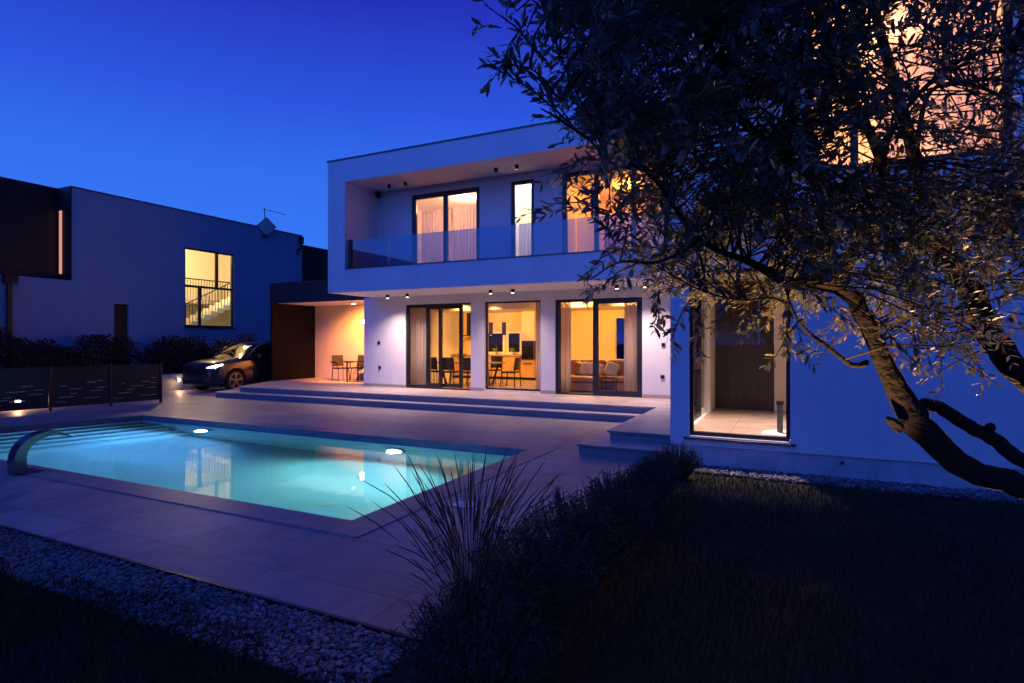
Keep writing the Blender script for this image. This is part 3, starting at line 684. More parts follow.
# interior light sources (ceiling panels)
def ceil_lamp(x, y, z, p, col, lab, spread=.35):
    t = thing('ceiling_lamp', (x, y, z), lab, 'ceiling lamp', 'flat round ceiling lamps inside the houses')
    MB().cyl((0, 0, -.03), .09, .03, 24).build('housing', 'whitep', t, world=False); MB().cyl((0, 0, -.045), .075, .0149, 24).build('lens', 'e_int', t, world=False)
    if 2.8 < z < 3.2: light('room_light', 'SPOT', (x, y, z-.25), p*1.75, col, size=.08, spot=130, blend=.5)
    else: light('room_light', 'POINT', (x, y, z-.25), p, col, size=.15)
OR = (1, .42, .095)
ceil_lamp(-10.6, 18.2+.6, 2.85, 105, OR, 'flat round ceiling lamp above the kitchen counter')
ceil_lamp(-9.3, 16.6, 3.13, 120, OR, 'flat round ceiling lamp above the dining table')
ceil_lamp(-5.9, 17.2, 3.13, 200, (1, .50, .15), 'flat round ceiling lamp above the corner sofa')
ceil_lamp(-9.1, 15.5, 6.2, 170, (1, .46, .24), 'flat round ceiling lamp in the room behind the wide balcony door')
ceil_lamp(-6.6, 15.2, 6.24, 230, (1, .72, .48), 'flat round ceiling lamp behind the narrow balcony window')
ceil_lamp(-4.2, 16.4, 6.24, 170, (1, .32, .03), 'flat round ceiling lamp in the yellow upper right room')
ceil_lamp(-.7, 9.9, 2.95, 12, (1, .56, .38), 'flat round ceiling lamp behind the corner window')
light('corner_room_spot', 'SPOT', (-.65, 9.75, 2.88), 900, (1, .66, .54), size=.08, spot=95, blend=.8)
ceil_lamp(1.2, 10.6, 6.5, 380, (1, .42, .17), 'flat round ceiling lamp in the upper wing room')
t = thing('bedside_lamp', (1.47, 9.3, 3.95), 'glowing small lamp behind the curtain of the upper wing window', 'lamp')
MB().cyl((0, 0, .12), .05, .14, 16).build('lamp_shade', 'e_warm', t, world=False); MB().cyl((0, 0, -.43), .012, .55, 10).build('stem', 'black', t, world=False); MB().cyl((0, 0, -.45), .09, .02, 16).build('foot', 'black', t, world=False)

# ------------------------------------------------------------------ neighbour house
N_ = thing('neighbour_house', (-24, 16, 0), 'dark blue looking neighbouring house with a lit stair window, far left', 'house')
NW = (15.18, 17.45, 2.34, 5.52); ND = (12.49, 13.01, .9, 3.1)
b = MB()
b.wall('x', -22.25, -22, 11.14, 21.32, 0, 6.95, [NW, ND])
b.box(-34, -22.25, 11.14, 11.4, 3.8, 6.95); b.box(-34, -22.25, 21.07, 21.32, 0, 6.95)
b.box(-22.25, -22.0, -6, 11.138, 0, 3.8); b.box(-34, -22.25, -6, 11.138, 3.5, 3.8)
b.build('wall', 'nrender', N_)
MB().box(-34, -22.25, 11.4, 21.07, 6.4, 6.7).build('roof', 'dark_clad', N_)
b = MB(); b.box(-34, -22.8, -6, 11.09, 3.81, 7.0); b.build('recessed_wall', 'dark_clad', N_)
MB().box(-22.8, -22.004, 11.09, 11.138, 3.81, 6.99).build('return_wall', 'dark_clad', N_)
MB().box(-22.62, -22.50, 11.06, 11.088, 4.05, 6.2).build('strip_window', lampmat('strip_window_glow', (1, .36, .07), .75), N_)  # window face glows by itself, standing in for a lit room behind
MB().box(-22.3, -21.97, 11.12, 21.34, 6.952, 6.99).build('parapet_capping', 'cap', N_)
MB().box(-34, -22.3, 21.32, 25.5, 0, 6.6).build('rear_extension', 'dark_clad', N_)
MB().box(-22.18, -22.12, 12.49, 13.01, .9, 3.1).build('shutter', 'black', N_)
MB().box(-22.13, -22.02, 12.44, 13.06, .82, .90).build('window_sill', 'cap', N_)
fr = MB(); y0, y1, z0, z1 = NW
fr.box(-22.15, -22.05, y0, y0+.06, z0, z1); fr.box(-22.15, -22.05, y1-.06, y1, z0, z1); fr.box(-22.15, -22.05, y0+.06, y1-.06, z0, z0+.07); fr.box(-22.15, -22.05, y0+.06, y1-.06, z1-.06, z1)
fr.box(-22.15, -22.05, y0+.06, y1-.06, 3.94, 4.03); fr.box(-22.15, -22.05, 16.62, 16.72, 4.03, z1-.06); fr.box(-22.15, -22.05, 15.83, 15.93, z0+.07, 3.94)
fr = fr.build('stair_window', 'anth', N_)
for a in ((y0+.06, 16.62, 4.03, z1-.06), (16.72, y1-.06, 4.03, z1-.06), (y0+.06, 15.83, z0+.07, 3.94), (15.93, y1-.06, z0+.07, 3.94)):
    MB().box(-22.11, -22.098, *a).build('pane', 'glass', fr)
MB().box(-22.13, -21.95, y0-.05, y1+.05, z0-.05, z0-.002).build('window_sill', 'cap', N_)
b = MB(); b.box(-27.2, -27, 11.4, 21, .1, 6.4); b.box(-27, -22.25, 20.9, 21.06, .1, 6.4); b.box(-27, -22.25, 13.6, 13.75, .1, 6.4); b.box(-27, -22.25, 13.75, 20.9, 6.3, 6.399); b.box(-27, -22.25, 13.75, 20.9, .05, .1)
b.build('stairwell_wall', 'inner', N_)
b = MB(); r_ = MB()
for k in range(16):
    ya = 14.9+k*.31; z = 1.85+k*.155
    if z < 4.0: b.box(-24.4, -23.4, ya, ya+.32, z-.22, z)
    for q in (0, .155):
        zz = z+q*.5
        if z < 4.0: r_.box(-23.42, -23.40, ya+q+.05, ya+q+.07, z, z+.85)
b.build('staircase', 'ceil', N_)
r_.bar((-23.41, 14.95, 1.85+.87), (-23.41, 19.4, 1.85+.87+4.45*.5), .04)
for k in range(44): r_.box(-25.0, -24.985, 14.0+k*.14, 14.0+k*.14+.018, 3.7, 4.6)
r_.box(-25.02, -24.97, 13.8, 20.2, 4.6, 4.65)
r_.build('stair_railing', 'black', N_)
MB().box(-26.99, -25.0, 13.75, 20.9, 3.5, 3.7).build('landing', 'tread', N_)
MB().box(-26.995, -26.93, 17.6, 18.6, 3.71, 5.8).build('inner_door', 'wood', N_)
ceil_lamp(-24, 17, 6.3, 640, (1, .64, .27), 'flat round ceiling lamp in the neighbouring stairwell')
b = MB(); b.box(-22.0, -21.85, 21.1, 21.3, 6.55, 6.9); b.tube([(-21.92, 21.2, 6.6), (-21.92, 21.2, 6.35), (-21.95, 21.0, 6.2), (-21.95, 20.98, 6.0)], .06, 8); b.build('gutter', 'black', N_)
b = MB(); b.box(-21.99, -21.8, 9.2, 9.55, 3.55, 3.8); b.box(-21.97, -21.86, 9.3, 9.42, 0, 3.55); b.build('downpipe', 'black', N_)
# dish
t = thing('roof_antenna', (-21.9, 18.98, 6.5), 'pale diamond shaped flat antenna with thin mast on the neighbouring roof edge', 'antenna')
MB().obox(Vector((.12, 0, .50)), (.07, .62, .62), Matrix.Rotation(R(-38), 3, 'Z') @ Matrix.Rotation(R(45), 3, 'X')).build('panel', mat('antenna_grey', (.35, .36, .4), .6), t, bevel=.02, world=False)
MB().cyl((.16, .1, .42), .05, .06, 12, axis='x').build('receiver', 'black', t, world=False)
MB().cyl((0, 0, 0), .02, 1.35, 10).build('mast', 'black', t, world=False)
b = MB(); b.bar((0, -.1, 1.3), (0, 1.25, 1.28), .02); b.bar((0, 1.1, 1.22), (0, 1.1, 1.34), .012); b.build('arm', 'black', t, world=False)
MB().box(-.1, .12, -.04, .04, 0, .1).build('bracket', 'black', t, world=False)

# ------------------------------------------------------------------ low boundary wall, lamps, fence, hedges
lw = MB().box(-20.15, -19.92, -4, 24, -.05, .58).build('boundary_wall', 'plinth', bevel=.008); tag(lw, 'low pale boundary wall behind the fence and the parked car', 'wall')
for (y, z, lb, p) in ((13.5, .37, 'small bright wall light on the boundary wall left of the car bumper', 16),):
    t = thing('garden_wall_light', (-19.92, y, z), lb, 'wall light', 'wall lights on the boundary wall')
    MB().box(0, .03, -.06, .06, -.04, .04).build('housing', 'black', t, world=False); MB().cyl((.03, 0, 0), .04, .03, 14, axis='x').build('lens', 'e_warm', t, world=False)
    light('garden_wall_beam', 'SPOT', (-19.85, y, z+.02), p*1.5, (1, .55, .30), size=.03, spot=140, blend=.6, aim=(-18.9, y-1.2, -.6))
t = thing('garden_bollard', (-17.7, 7.74, 0), 'short bollard lamp glowing through a slot of the fence', 'bollard lamp')
MB().cyl((0, 0, -.004), .03, .19, 16).build('post', 'black', t, world=False); MB().cyl((0, 0, .187), .05, .08, 20).build('lens', 'e_warm', t, world=False); MB().cyl((0, 0, .268), .055, .02, 20).build('cap', 'black', t, world=False)
light('bollard_glow', 'POINT', (-17.62, 7.70, .23), 9, (1, .52, .26), size=.04)
fn = thing('slotted_fence', (-16.7, 8, 0), 'dark metal panel fence with short random horizontal slots', 'fence')
posts = [(-17.25, 4.0), (-17.06, 5.32), (-16.88, 6.65), (-16.70, 7.97), (-16.50, 9.28), (-16.27, 10.50)]
for (x, y) in posts:
    MB().box(x-.03, x+.03, y-.03, y+.03, 0, 1.12).build('post', 'anth', fn, bevel=.004)
for k in range(5):
    (xa, ya), (xb, yb) = posts[k], posts[k+1]
    Lh = math.hypot(xb-xa, yb-ya)-.07; holes = []
    random.seed(31+k)
    for (u, vv, l) in ((.12, .24, .30), (.62, .17, .42), (.33, .33, .16), (.42, .44, .32), (.86, .36, .24), (.95, .47, .26), (.18, .52, .14), (.70, .57, .22), (.05, .14, .25), (1.02, .62, .12)):
        u += random.uniform(-.06, .06); vv += random.uniform(-.03, .03)+.08; l *= random.uniform(.8, 1.2)
        if k == 2 and not holes: holes.append((.50, .80, .285, .322))
        u1 = min(u+l, Lh-.08)
        if u1 > u+.05 and not any(abs(vv-h[2]) < .03 and not (u1 < h[0] or u > h[1]) for h in holes): holes.append((u, u1, vv, vv+.016))
    b = MB().wall('y', -.008, .008, 0, Lh, .09, 1.10, holes)
    an = math.atan2(yb-ya, xb-xa); m = Matrix.Translation((xa+math.cos(an)*.035, ya+math.sin(an)*.035, 0)) @ Matrix.Rotation(an, 4, 'Z')
    b.v = [tuple(m @ Vector(p)) for p in b.v]
    b.build('panel', 'anth', fn)
def hedge(x0, x1, y0, y1, z1, n, name, label, seed):
    r = np.random.default_rng(seed); b = MB(); v = []; f = []
    t = bpy.data.objects.new(name, None); COL.objects.link(t); t.location = ((x0+x1)/2, (y0+y1)/2, 0); tag(t, label, 'hedge')
    for k in range(n):
        y = r.uniform(y0, y1); hh = z1+.18*math.sin(y*2.3)+.13*math.sin(y*5.1+1)+.1*math.sin(y*11)
        p = np.array([r.uniform(x0, x1), y, .1+(hh-.1)*r.uniform(0, 1)**.7])
        d = r.normal(size=3); d /= np.linalg.norm(d); d[2] = abs(d[2]); e = np.cross(d, r.normal(size=3)); e /= np.linalg.norm(e)
        l = r.uniform(.06, .12); q = p+d*l; m_ = (p+q)/2
        i = len(v); v += [tuple(p), tuple(m_+e*l*.25), tuple(q), tuple(m_-e*l*.25)]; f.append((i, i+1, i+2, i+3))
    b.v = v; b.f = f; b.build('foliage', 'photinia', t, fixn=False)
    s = MB()
    for k in range(int((y1-y0)/.5)):
        y = y0+.25+k*.5; x = (x0+x1)/2
        s.tube([(x, y, 0), (x+.05, y+.1, z1*.6), (x-.05, y+.2, z1*.85)], [.03, .02, .01], 6)
    s.build('stems', 'twig', t)
hedge(-21.5, -20.45, 2.0, 12.55, 1.72, 34000, 'hedge', 'dark red leaved hedge behind the slotted fence', 3)
hedge(-21.5, -20.5, 12.95, 20.5, 1.70, 24000, 'hedge', 'dark red leaved hedge behind the parked car', 4)

# ------------------------------------------------------------------ car (local: nose at y=0, body towards +y)
def make_car():
    t = thing('parked_car', (-18.42, 13.05, 0), 'dark blue SUV parked nose forward beside the annex, headlight lit', 'car')
    t.location = (-18.42, 13.05, 0)
    def interp(tab, y):
        for (a, b_) in zip(tab, tab[1:]):
            if y <= b_[0]:
                s = (y-a[0])/(b_[0]-a[0]); return [p+(q-p)*s for p, q in zip(a[1:], b_[1:])]
        return list(tab[-1][1:])
    # y, half width, bottom z, shoulder z, centre top z
    tab = [(0, .50, .30, .72, .74), (.04, .66, .26, .80, .83), (.12, .79, .22, .88, .93), (.3, .88, .2, .95, 1.00), (.6, .925, .2, .99, 1.05), (1.2, .945, .2, 1.03, 1.10), (1.5, .95, .2, 1.05, 1.12), (2.5, .955, .2, 1.07, 1.13), (3.6, .955, .22, 1.10, 1.14), (4.3, .93, .26, 1.10, 1.12), (4.55, .87, .32, 1.05, 1.06), (4.69, .74, .42, .95, .96)]
    ys = [i/60*4.69 for i in range(61)]; ys = sorted(set(ys+[.02, .04, .08]))
    v = []; n = 0
    def sec(w, zb, zs, zt):
        pts = [(0, zb), (w*.8, zb), (w*.97, zb+.1), (w, zb+.32), (w*.985, zs-.16), (w*.95, zs-.04), (w*.86, zs+.01), (w*.5, zt-.01), (0, zt)]
        return pts
    b = MB(); rings = []
    for y in ys:
        w, zb, zs, zt = interp(tab, y); p = sec(w, zb, zs, zt); full = [(x, z) for x, z in p]+[(-x, z) for x, z in p[-2:0:-1]]
        rings.append([(x, y, z) for x, z in full])
    n = len(rings[0]); v = [q for r in rings for q in r]
    f = [(i*n+k, i*n+(k+1) % n, (i+1)*n+(k+1) % n, (i+1)*n+k) for i in range(len(rings)-1) for k in range(n)]
    f += [tuple(range(n))[::-1], tuple(range((len(rings)-1)*n, len(rings)*n))]
    b.add(v, f); body = b.build('body', 'carp', t, world=False)
    bm = bmesh.new(); bm.from_mesh(body.data); bmesh.ops.recalc_face_normals(bm, faces=bm.faces); bm.to_mesh(body.data); bm.free()
    cut = MB()
    for wy in (.88, 3.75): cut.cyl((.62, wy, .36), .41, .6, 40, axis='x'); cut.cyl((-1.22, wy, .36), .41, .6, 40, axis='x')
    cu = cut.build('cutter', 'black'); md = body.modifiers.new('b', 'BOOLEAN'); md.object = cu; md.operation = 'DIFFERENCE'; md.solver = 'EXACT'
    cu.location = t.location
    bpy.context.view_layer.update(); dg_ = bpy.context.evaluated_depsgraph_get(); me = bpy.data.meshes.new_from_object(body.evaluated_get(dg_))
    body.modifiers.clear(); body.data = me; bpy.data.objects.remove(cu)
    me.polygons.foreach_set('use_smooth', [True]*len(me.polygons))
    es = body.modifiers.new('e', 'EDGE_SPLIT'); es.split_angle = R(32)
    # greenhouse
    gt = [(1.25, .80, 1.08, 1.10), (1.55, .80, 1.08, 1.26), (1.95, .79, 1.09, 1.50), (2.25, .78, 1.09, 1.60), (2.7, .78, 1.09, 1.65), (3.4, .77, 1.1, 1.64), (4.0, .75, 1.1, 1.58), (4.25, .73, 1.1, 1.50), (4.55, .7, 1.1, 1.12)]
    def gsec(y):
        w, zb, zt = interp(gt, y); hgt = zt-zb; return [(w+.1, zb-.02), (w+.03, zb+hgt*.45), (w-.07, zb+hgt*.85), (w-.16, zb+hgt*.97), (w*.4, zt), (0, zt+.005)]
    def gstrip(k0, k1, ya, yb, name, m, off=0.):
        bb = MB()
        for s_ in (1, -1):
            ysl = [ya+(yb-ya)*i/12 for i in range(13)]; v = []
            for y in ysl:
                p = gsec(y)[k0:k1+1]; v += [(s_*(x+off), y, z+off*.5) for x, z in p]
            m_ = k1-k0+1; bb.add(v, [(i*m_+k, (i+1)*m_+k, (i+1)*m_+k+1, i*m_+k+1) for i in range(12) for k in range(m_-1)])
        return bb.build(name, m, t, smooth=True, world=False)
    gstrip(2, 5, 2.2, 4.3, 'roof', 'carp')
    gstrip(1, 5, 1.25, 2.2, 'windscreen', 'glassdark')
    gstrip(0, 2, 1.55, 4.3, 'side_window', 'glassdark')
    gstrip(0, 1, 1.25, 1.55, 'side_trim', 'carp')
    gstrip(0, 5, 4.3, 4.55, 'rear_window', 'glassdark')
    for s_ in (1, -1):
        bb = MB(); bb.tube([(s_*.86, 1.35, 1.1), (s_*.80, 1.75, 1.36), (s_*.72, 2.2, 1.60)], .03, 8); bb.tube([(s_*.72, 2.2, 1.6), (s_*.74, 3.2, 1.63), (s_*.70, 4.2, 1.52)], .025, 8)
        for y in (2.75, 3.65): bb.tube([(s_*.87, y, 1.1), (s_*.72, y+.05, 1.6)], .03, 6)
        bb.build('pillar', 'carp', t, smooth=True, world=False)
        bb = MB(); bb.obox(Vector((s_*1.02, 1.72, 1.15)), (.2, .12, .14), Matrix.Identity(3)); bb.bar((s_*.9, 1.74, 1.08), (s_*1.0, 1.74, 1.1), .04); bb.build('wing_mirror', 'carp', t, bevel=.03, world=False)
        hl = MB()                                       # T shaped LED headlight wrapping the corner
        hp = [(s_*.56, .05, .80), (s_*.68, .085, .82), (s_*.78, .15, .845), (s_*.855, .27, .875), (s_*.89, .40, .90)]
        hl.tube(hp, [.02, .03, .035, .035, .02], 8); hl.tube([(s_*.80, .17, .78), (s_*.835, .2, .90)], .02, 6); hl.build('headlight', 'e_head' if s_ > 0 else 'glassdark', t, world=False)
        bb = MB(); bb.obox(Vector((s_*.62, .055, .42)), (.26, .05, .10), Matrix.Rotation(R(s_*22), 3, 'Z')); bb.build('air_intake', 'black', t, bevel=.01, world=False)
        for wy in (.88, 3.75):
            x = s_*.82; w = MB(); w.cyl((x-.1, wy, .36), .36, .22, 40, axis='x'); wo = w.build('wheel', 'tyre', t, bevel=.03, world=False)
            rm = MB(); xo = x+s_*.115
            for k in range(5):
                a = k*2*math.pi/5+.3
                for da in (-.13, .13): rm.bar((xo, wy+.05*math.cos(a), .36+.05*math.sin(a)), (xo, wy+.25*math.cos(a+da), .36+.25*math.sin(a+da)), .03)
            rr = [(xo, wy+.255*math.cos(q*math.pi/16), .36+.255*math.sin(q*math.pi/16)) for q in range(33)]
            rm.tube(rr, .016, 6); rm.cyl((xo-.015, wy, .36), .06, .03, 16, axis='x'); r1 = rm.build('rim', 'rim', None); r1.parent = wo
        bb = MB(); bb.box(s_*.78-.1, s_*.78+.1, 1.32, 3.3, .18, .25); bb.build('side_skirt', 'black', t, bevel=.01, world=False)
        bb = MB(); bb.bar((s_*.965, 2.5, .93), (s_*.965, 2.68, .93), .025); bb.bar((s_*.965, 3.4, .95), (s_*.965, 3.58, .95), .025); bb.build('door_handle', 'carp', t, world=False)
    bb = MB(); bb.box(-.48, .48, -.015, .06, .52, .74); gr = bb.build('grille', 'black', t, bevel=.02, world=False)
    bb = MB()
    for k in range(9): bb.box(-.44+k*.105, -.42+k*.105, -.022, -.0155, .54, .72)
    gb = bb.build('grille_bars', 'steel', None); gb.parent = gr
    MB().box(-.6, .6, -.01, .09, .25, .38).build('bumper_lip', 'black', t, bevel=.02, world=False)
    MB().box(-.26, .26, -.03, -.016, .40, .50).build('licence_plate', 'cap', t, bevel=.003, world=False)
    return t
make_car().scale = (1.02, 1.0, 1.06)

# ------------------------------------------------------------------ vegetation
def blades(name, n, xy, h0, h1, w, m, label, seed, ground=0.):
    r = np.random.default_rng(seed); P = xy(r, n); n = len(P)
    h = r.uniform(h0, h1, n); a = r.uniform(0, 6.28, n); tl = r.uniform(.1, .7, n)*h; ta = r.uniform(0, 6.28, n)
    base = np.c_[P, np.full(n, ground)]; side = np.c_[np.cos(a), np.sin(a), np.zeros(n)]*w/2
    mid = base+np.c_[np.cos(ta)*tl*.35, np.sin(ta)*tl*.35, h*.6]; tip = base+np.c_[np.cos(ta)*tl, np.sin(ta)*tl, h]
    V = np.stack([base-side, base+side, mid+side*.7, mid-side*.7, tip], 1).reshape(-1, 3)
    i = np.arange(n)*5
    fs = np.concatenate([np.c_[i, i+1, i+2, i+3].tolist()]).tolist()+np.c_[i+3, i+2, i+4].tolist()
    me = bpy.data.meshes.new(name); me.from_pydata(V.tolist(), [], fs); me.materials.append(M[m]); o = bpy.data.objects.new(name, me); COL.objects.link(o)
    return tag(o, label, 'grass', kind='stuff')
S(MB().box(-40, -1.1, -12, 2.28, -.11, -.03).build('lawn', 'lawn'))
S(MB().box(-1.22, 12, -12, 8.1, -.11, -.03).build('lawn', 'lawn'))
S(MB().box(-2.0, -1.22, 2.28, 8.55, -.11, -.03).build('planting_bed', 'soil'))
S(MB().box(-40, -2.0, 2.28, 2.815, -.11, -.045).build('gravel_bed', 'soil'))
S(MB().box(-1.1, 9.5, 8.1, 8.57, -.11, -.045).build('gravel_bed', 'soil'))
S(MB().box(-40, -1.97, 2.80, 2.828, -.10, .006).build('deck_edging', 'anth'))
def xyl(r, n):
    P = np.c_[r.uniform(-7.5, -1.0, n), 2.42-np.abs(r.normal(0, .9, n))]; P[:, 1] -= .12*np.sin(P[:, 0]*2.1)+.06*np.sin(P[:, 0]*7); return P
def xyr(r, n):
    d = 2.6+5.6*r.uniform(0, 1, n)**.8; a = r.uniform(-.45, 1.15, n); P = np.c_[d*np.tan(a)*.9, d]; k = (P[:, 0] > -1.3+.05*np.sin(P[:, 1]*7)) & (P[:, 1] < 8.13+.03*np.sin(P[:, 0]*9)); return P[k]
blades('grass', 26000, xyl, .035, .09, .006, 'blade', 'dark green lawn grass in the left foreground beside the pebbles', 5, -.03)
blades('grass', 60000, xyr, .035, .085, .006, 'blade', 'dark green lawn grass on the right below the olive tree', 6, -.03)
def pebbles(name, n, xy, s0, s1, z, label, seed):
    r = np.random.default_rng(seed); P = xy(r, n); n = len(P)
    bm = bmesh.new(); bmesh.ops.create_icosphere(bm, subdivisions=1, radius=1); base = np.array([v.co[:] for v in bm.verts]); F = np.array([[v.index for v in f.verts] for f in bm.faces]); bm.free()
    k = len(base); s = r.uniform(s0, s1, (n, 1, 1))*np.stack([r.uniform(.7, 1.3, n), r.uniform(.7, 1.2, n), r.uniform(.45, .8, n)], 1)[:, None, :]
    V = base[None]*(1+r.normal(0, .13, (n, k, 1)))*s
    a = r.uniform(0, 6.28, n); c_, s_ = np.cos(a)[:, None], np.sin(a)[:, None]
    X = V[..., 0]*c_-V[..., 1]*s_; Y = V[..., 0]*s_+V[..., 1]*c_; b_ = r.normal(0, .35, n)[:, None]; Z = V[..., 2]+X*b_*.5
    V = np.stack([X+P[:, :1], Y+P[:, 1:2], Z+z+r.uniform(0, .03, n)[:, None]], -1).reshape(-1, 3)
    Fs = (F[None]+(np.arange(n)*k)[:, None, None]).reshape(-1, 3)
    me = bpy.data.meshes.new(name); me.from_pydata(V.tolist(), [], Fs.tolist()); me.materials.append(M['pebble']); o = bpy.data.objects.new(name, me); COL.objects.link(o)
    return tag(o, label, 'pebbles', kind='stuff')
pebbles('pebbles', 15000, lambda r, n: np.c_[r.uniform(-9, -1.95, n), r.uniform(2.26, 2.79, n)], .010, .020, -.03, 'strip of loose white pebbles between the paving and the left lawn', 8)
pebbles('pebbles', 7000, lambda r, n: np.c_[r.uniform(-1.6, 6, n), r.uniform(8.08, 8.56, n)], .014, .026, -.03, 'strip of loose white pebbles along the base of the wing wall', 9)

def shrub_mesh(seed, hh, rad, n=230):
    r = random.Random(seed); lf = MB(); stm = MB()
    for k in range(n):
        a = r.random()*6.283; e = rad*math.sqrt(r.random()); lean = e/rad
        b0 = Vector((math.cos(a)*e*.35, math.sin(a)*e*.35, 0)); top = Vector((math.cos(a)*e*(1+.15*r.random()), math.sin(a)*e*(1+.15*r.random()), hh*(1-.42*lean**2)*r.uniform(.72, 1.08)))
        mid = (b0+top)/2+Vector((r.uniform(-.03, .03), r.uniform(-.03, .03), .05))
        stm.tube([b0, mid, top], [.005, .004, .002], 3)
        m_ = 26
        for i in range(m_):
            s = .25+.75*i/m_; p = b0.lerp(mid, s*2) if s < .5 else mid.lerp(top, s*2-1)
            d = Vector((r.gauss(0, 1), r.gauss(0, 1), r.gauss(.7, .6))).normalized(); l = r.uniform(.02, .04)
            q = p+d*l; e2 = d.cross(Vector((r.gauss(0, 1), r.gauss(0, 1), r.gauss(0, 1)))).normalized()*.0035
            lf.add([p-e2, p+e2, q+e2*.6, q-e2*.6], [(0, 1, 2, 3)])
    return lf, stm
protos = []
for s_ in (1, 2, 3):
    lf, stm = shrub_mesh(s_, .66, .42)
    protos.append((lf, stm))
sh = [(-1.40, 2.45, .92, 'needle leaved dark shrub nearest the camera, right of the fountain grass'), (-1.48, 3.35, 1.02, 'second needle leaved shrub from the camera in the row beside the paving'), (-1.5, 4.1, .98, 'third needle leaved shrub in the row, pushing spiky tips over the paving'),
      (-1.45, 4.8, .92, 'fourth needle leaved shrub in the row beside the paving'), (-1.52, 5.5, .84, 'fifth needle leaved shrub in the row beside the paving'), (-1.45, 6.2, .76, 'sixth needle leaved shrub in the row beside the paving'), (-1.5, 6.95, .70, 'seventh shrub, second to last before the wing wall'), (-1.38, 7.65, .74, 'last bushy shrub of the row, beside the stone step and wing wall')]
meshes = {}
for k, (x, y, s_, lb) in enumerate(sh):
    t = thing('shrub', (x, y, -.03), lb, 'shrub', 'row of shrubs between paving and lawn', random.random()*6)
    t.scale = (s_*1.05, s_*1.05, s_)
    q = k % 3
    if q not in meshes:
        a = protos[q][0].build('foliage', 'shrub', t, fixn=False, world=False); b_ = protos[q][1].build('stems', 'twig', t, fixn=False, world=False); meshes[q] = (a.data, b_.data)
    else:
        for nm, me in zip(('foliage', 'stems'), meshes[q]):
            o = bpy.data.objects.new(nm, me); COL.objects.link(o); o.parent = t
# fountain grass
t = thing('fountain_grass', (-1.54, 2.66, -.03), 'tall clump of fine ornamental grass with thin seed heads in the foreground', 'ornamental grass')
bl = MB(); hd = MB()
for k in range(1000):
    a = random.random()*6.283; tall = k < 330
    Ln = random.uniform(.7, 1.30) if tall else random.uniform(.35, .95); lean = abs(random.gauss(.0, .20))*(1 if tall else 2.0)
    if tall: lean = min(lean, .36)
    droop = random.uniform(.1, .5) if tall else random.uniform(.3, .8); broken = random.random() < .08
    d = Vector((math.cos(a), math.sin(a), 0)); w0 = Vector((-d.y, d.x, 0)); wob = random.gauss(0, .06); p0 = d*random.random()*.13; pts = []
    for i in range(8):
        s = i/7; q = p0+d*(lean*Ln*(s**1.7)+droop*.14*Ln*max(0, s-.6)**1.5*8)+w0*wob*Ln*s*s+Vector((0, 0, Ln*s*(1-.25*lean*s)-droop*.10*Ln*max(0, s-.6)**1.5*8-(0 if tall else .3*lean*Ln*s**3)))
        if broken and i > 5: q = pts[-1]+Vector((d.x*.08, d.y*.08, -.05))
        pts.append(q)
    sd = w0*(.0010 if tall else .0022); v = []
    for i, p in enumerate(pts): w_ = sd*(1-i/7*.8); v += [p-w_, p+w_]
    bl.add(v, [(2*i, 2*i+1, 2*i+3, 2*i+2) for i in range(7)])
    if tall and k % 3:
        hd.tube([pts[5], pts[5]*.5+pts[6]*.5, pts[6], pts[6]*.4+pts[7]*.6, pts[7]], [.0010, .0026, .0033, .0024, .0005], 5, jit=.6)
bl.build('blades', 'fount', t, fixn=False, world=False); hd.build('seed_heads', 'fount', t, fixn=False, world=False)

# ------------------------------------------------------------------ olive tree
def smooth(pts, rads, k=6):
    out = []; ro = []
    P = [pts[0]]+list(pts)+[pts[-1]]
    for i in range(1, len(P)-2):
        for j in range(k):
            t = j/k; a, b, c, d = P[i-1], P[i], P[i+1], P[i+2]
            out.append(.5*((2*b)+(c-a)*t+(2*a-5*b+4*c-d)*t*t+(3*b-a-3*c+d)*t**3)); ro.append(rads[i-1]*(1-t)+rads[i]*t)
    out.append(pts[-1]); ro.append(rads[-1]); return out, ro
base = at(1270, 650, 3.3); base.z = -.03
fork = at(1150, 540, 3.15)
tree = thing('olive_tree', base, 'leaning old olive tree with gnarled trunk and wide dark crown on the right', 'tree')
trk = MB(); limbs = []
def limb(px, rads, jit=.10, n=14):
    pts = [p if isinstance(p, Vector) else at(*p) for p in px]; P, Q = smooth(pts, rads)
    random.seed(len(limbs)); P = [p+Vector((random.gauss(0, 1), random.gauss(0, 1), random.gauss(0, 1)))*q*.06 for p, q in zip(P, Q)]
    Q = [q*.72 for q in Q]; trk.tube(P, Q, n, jit); limbs.append((P, Q)); return P
limb([base, at(1225, 600, 3.25), fork, (1085, 512, 3.05), (1024, 486, 3.0), (975, 472, 2.95), (938, 446, 2.9), (908, 412, 2.85)], [.20, .16, .12, .10, .088, .085, .09, .098])
limb([(912, 420, 2.86), (908, 410, 2.85), (890, 376, 2.85), (873, 336, 2.85), (855, 300, 2.85), (838, 281, 2.85)], [.09, .088, .066, .056, .056, .055])
limb([fork, (1085, 490, 2.95), (1024, 461, 2.9), (997, 441, 2.9), (975, 429, 2.9), (940, 408, 2.88), (922, 404, 2.86)], [.08, .06, .052, .05, .048, .045, .04])
limb([base+Vector((0, 0, .3)), at(1200, 520, 3.4), at(1110, 430, 3.35), (1024, 375, 3.2), (992, 338, 3.15), (975, 300, 3.1), (957, 268, 3.1), (944, 250, 3.1), (925, 200, 3.0), (905, 120, 2.9), (880, 30, 2.7), (860, -60, 2.6)], [.15, .13, .11, .095, .088, .08, .07, .062, .05, .04, .03, .02])
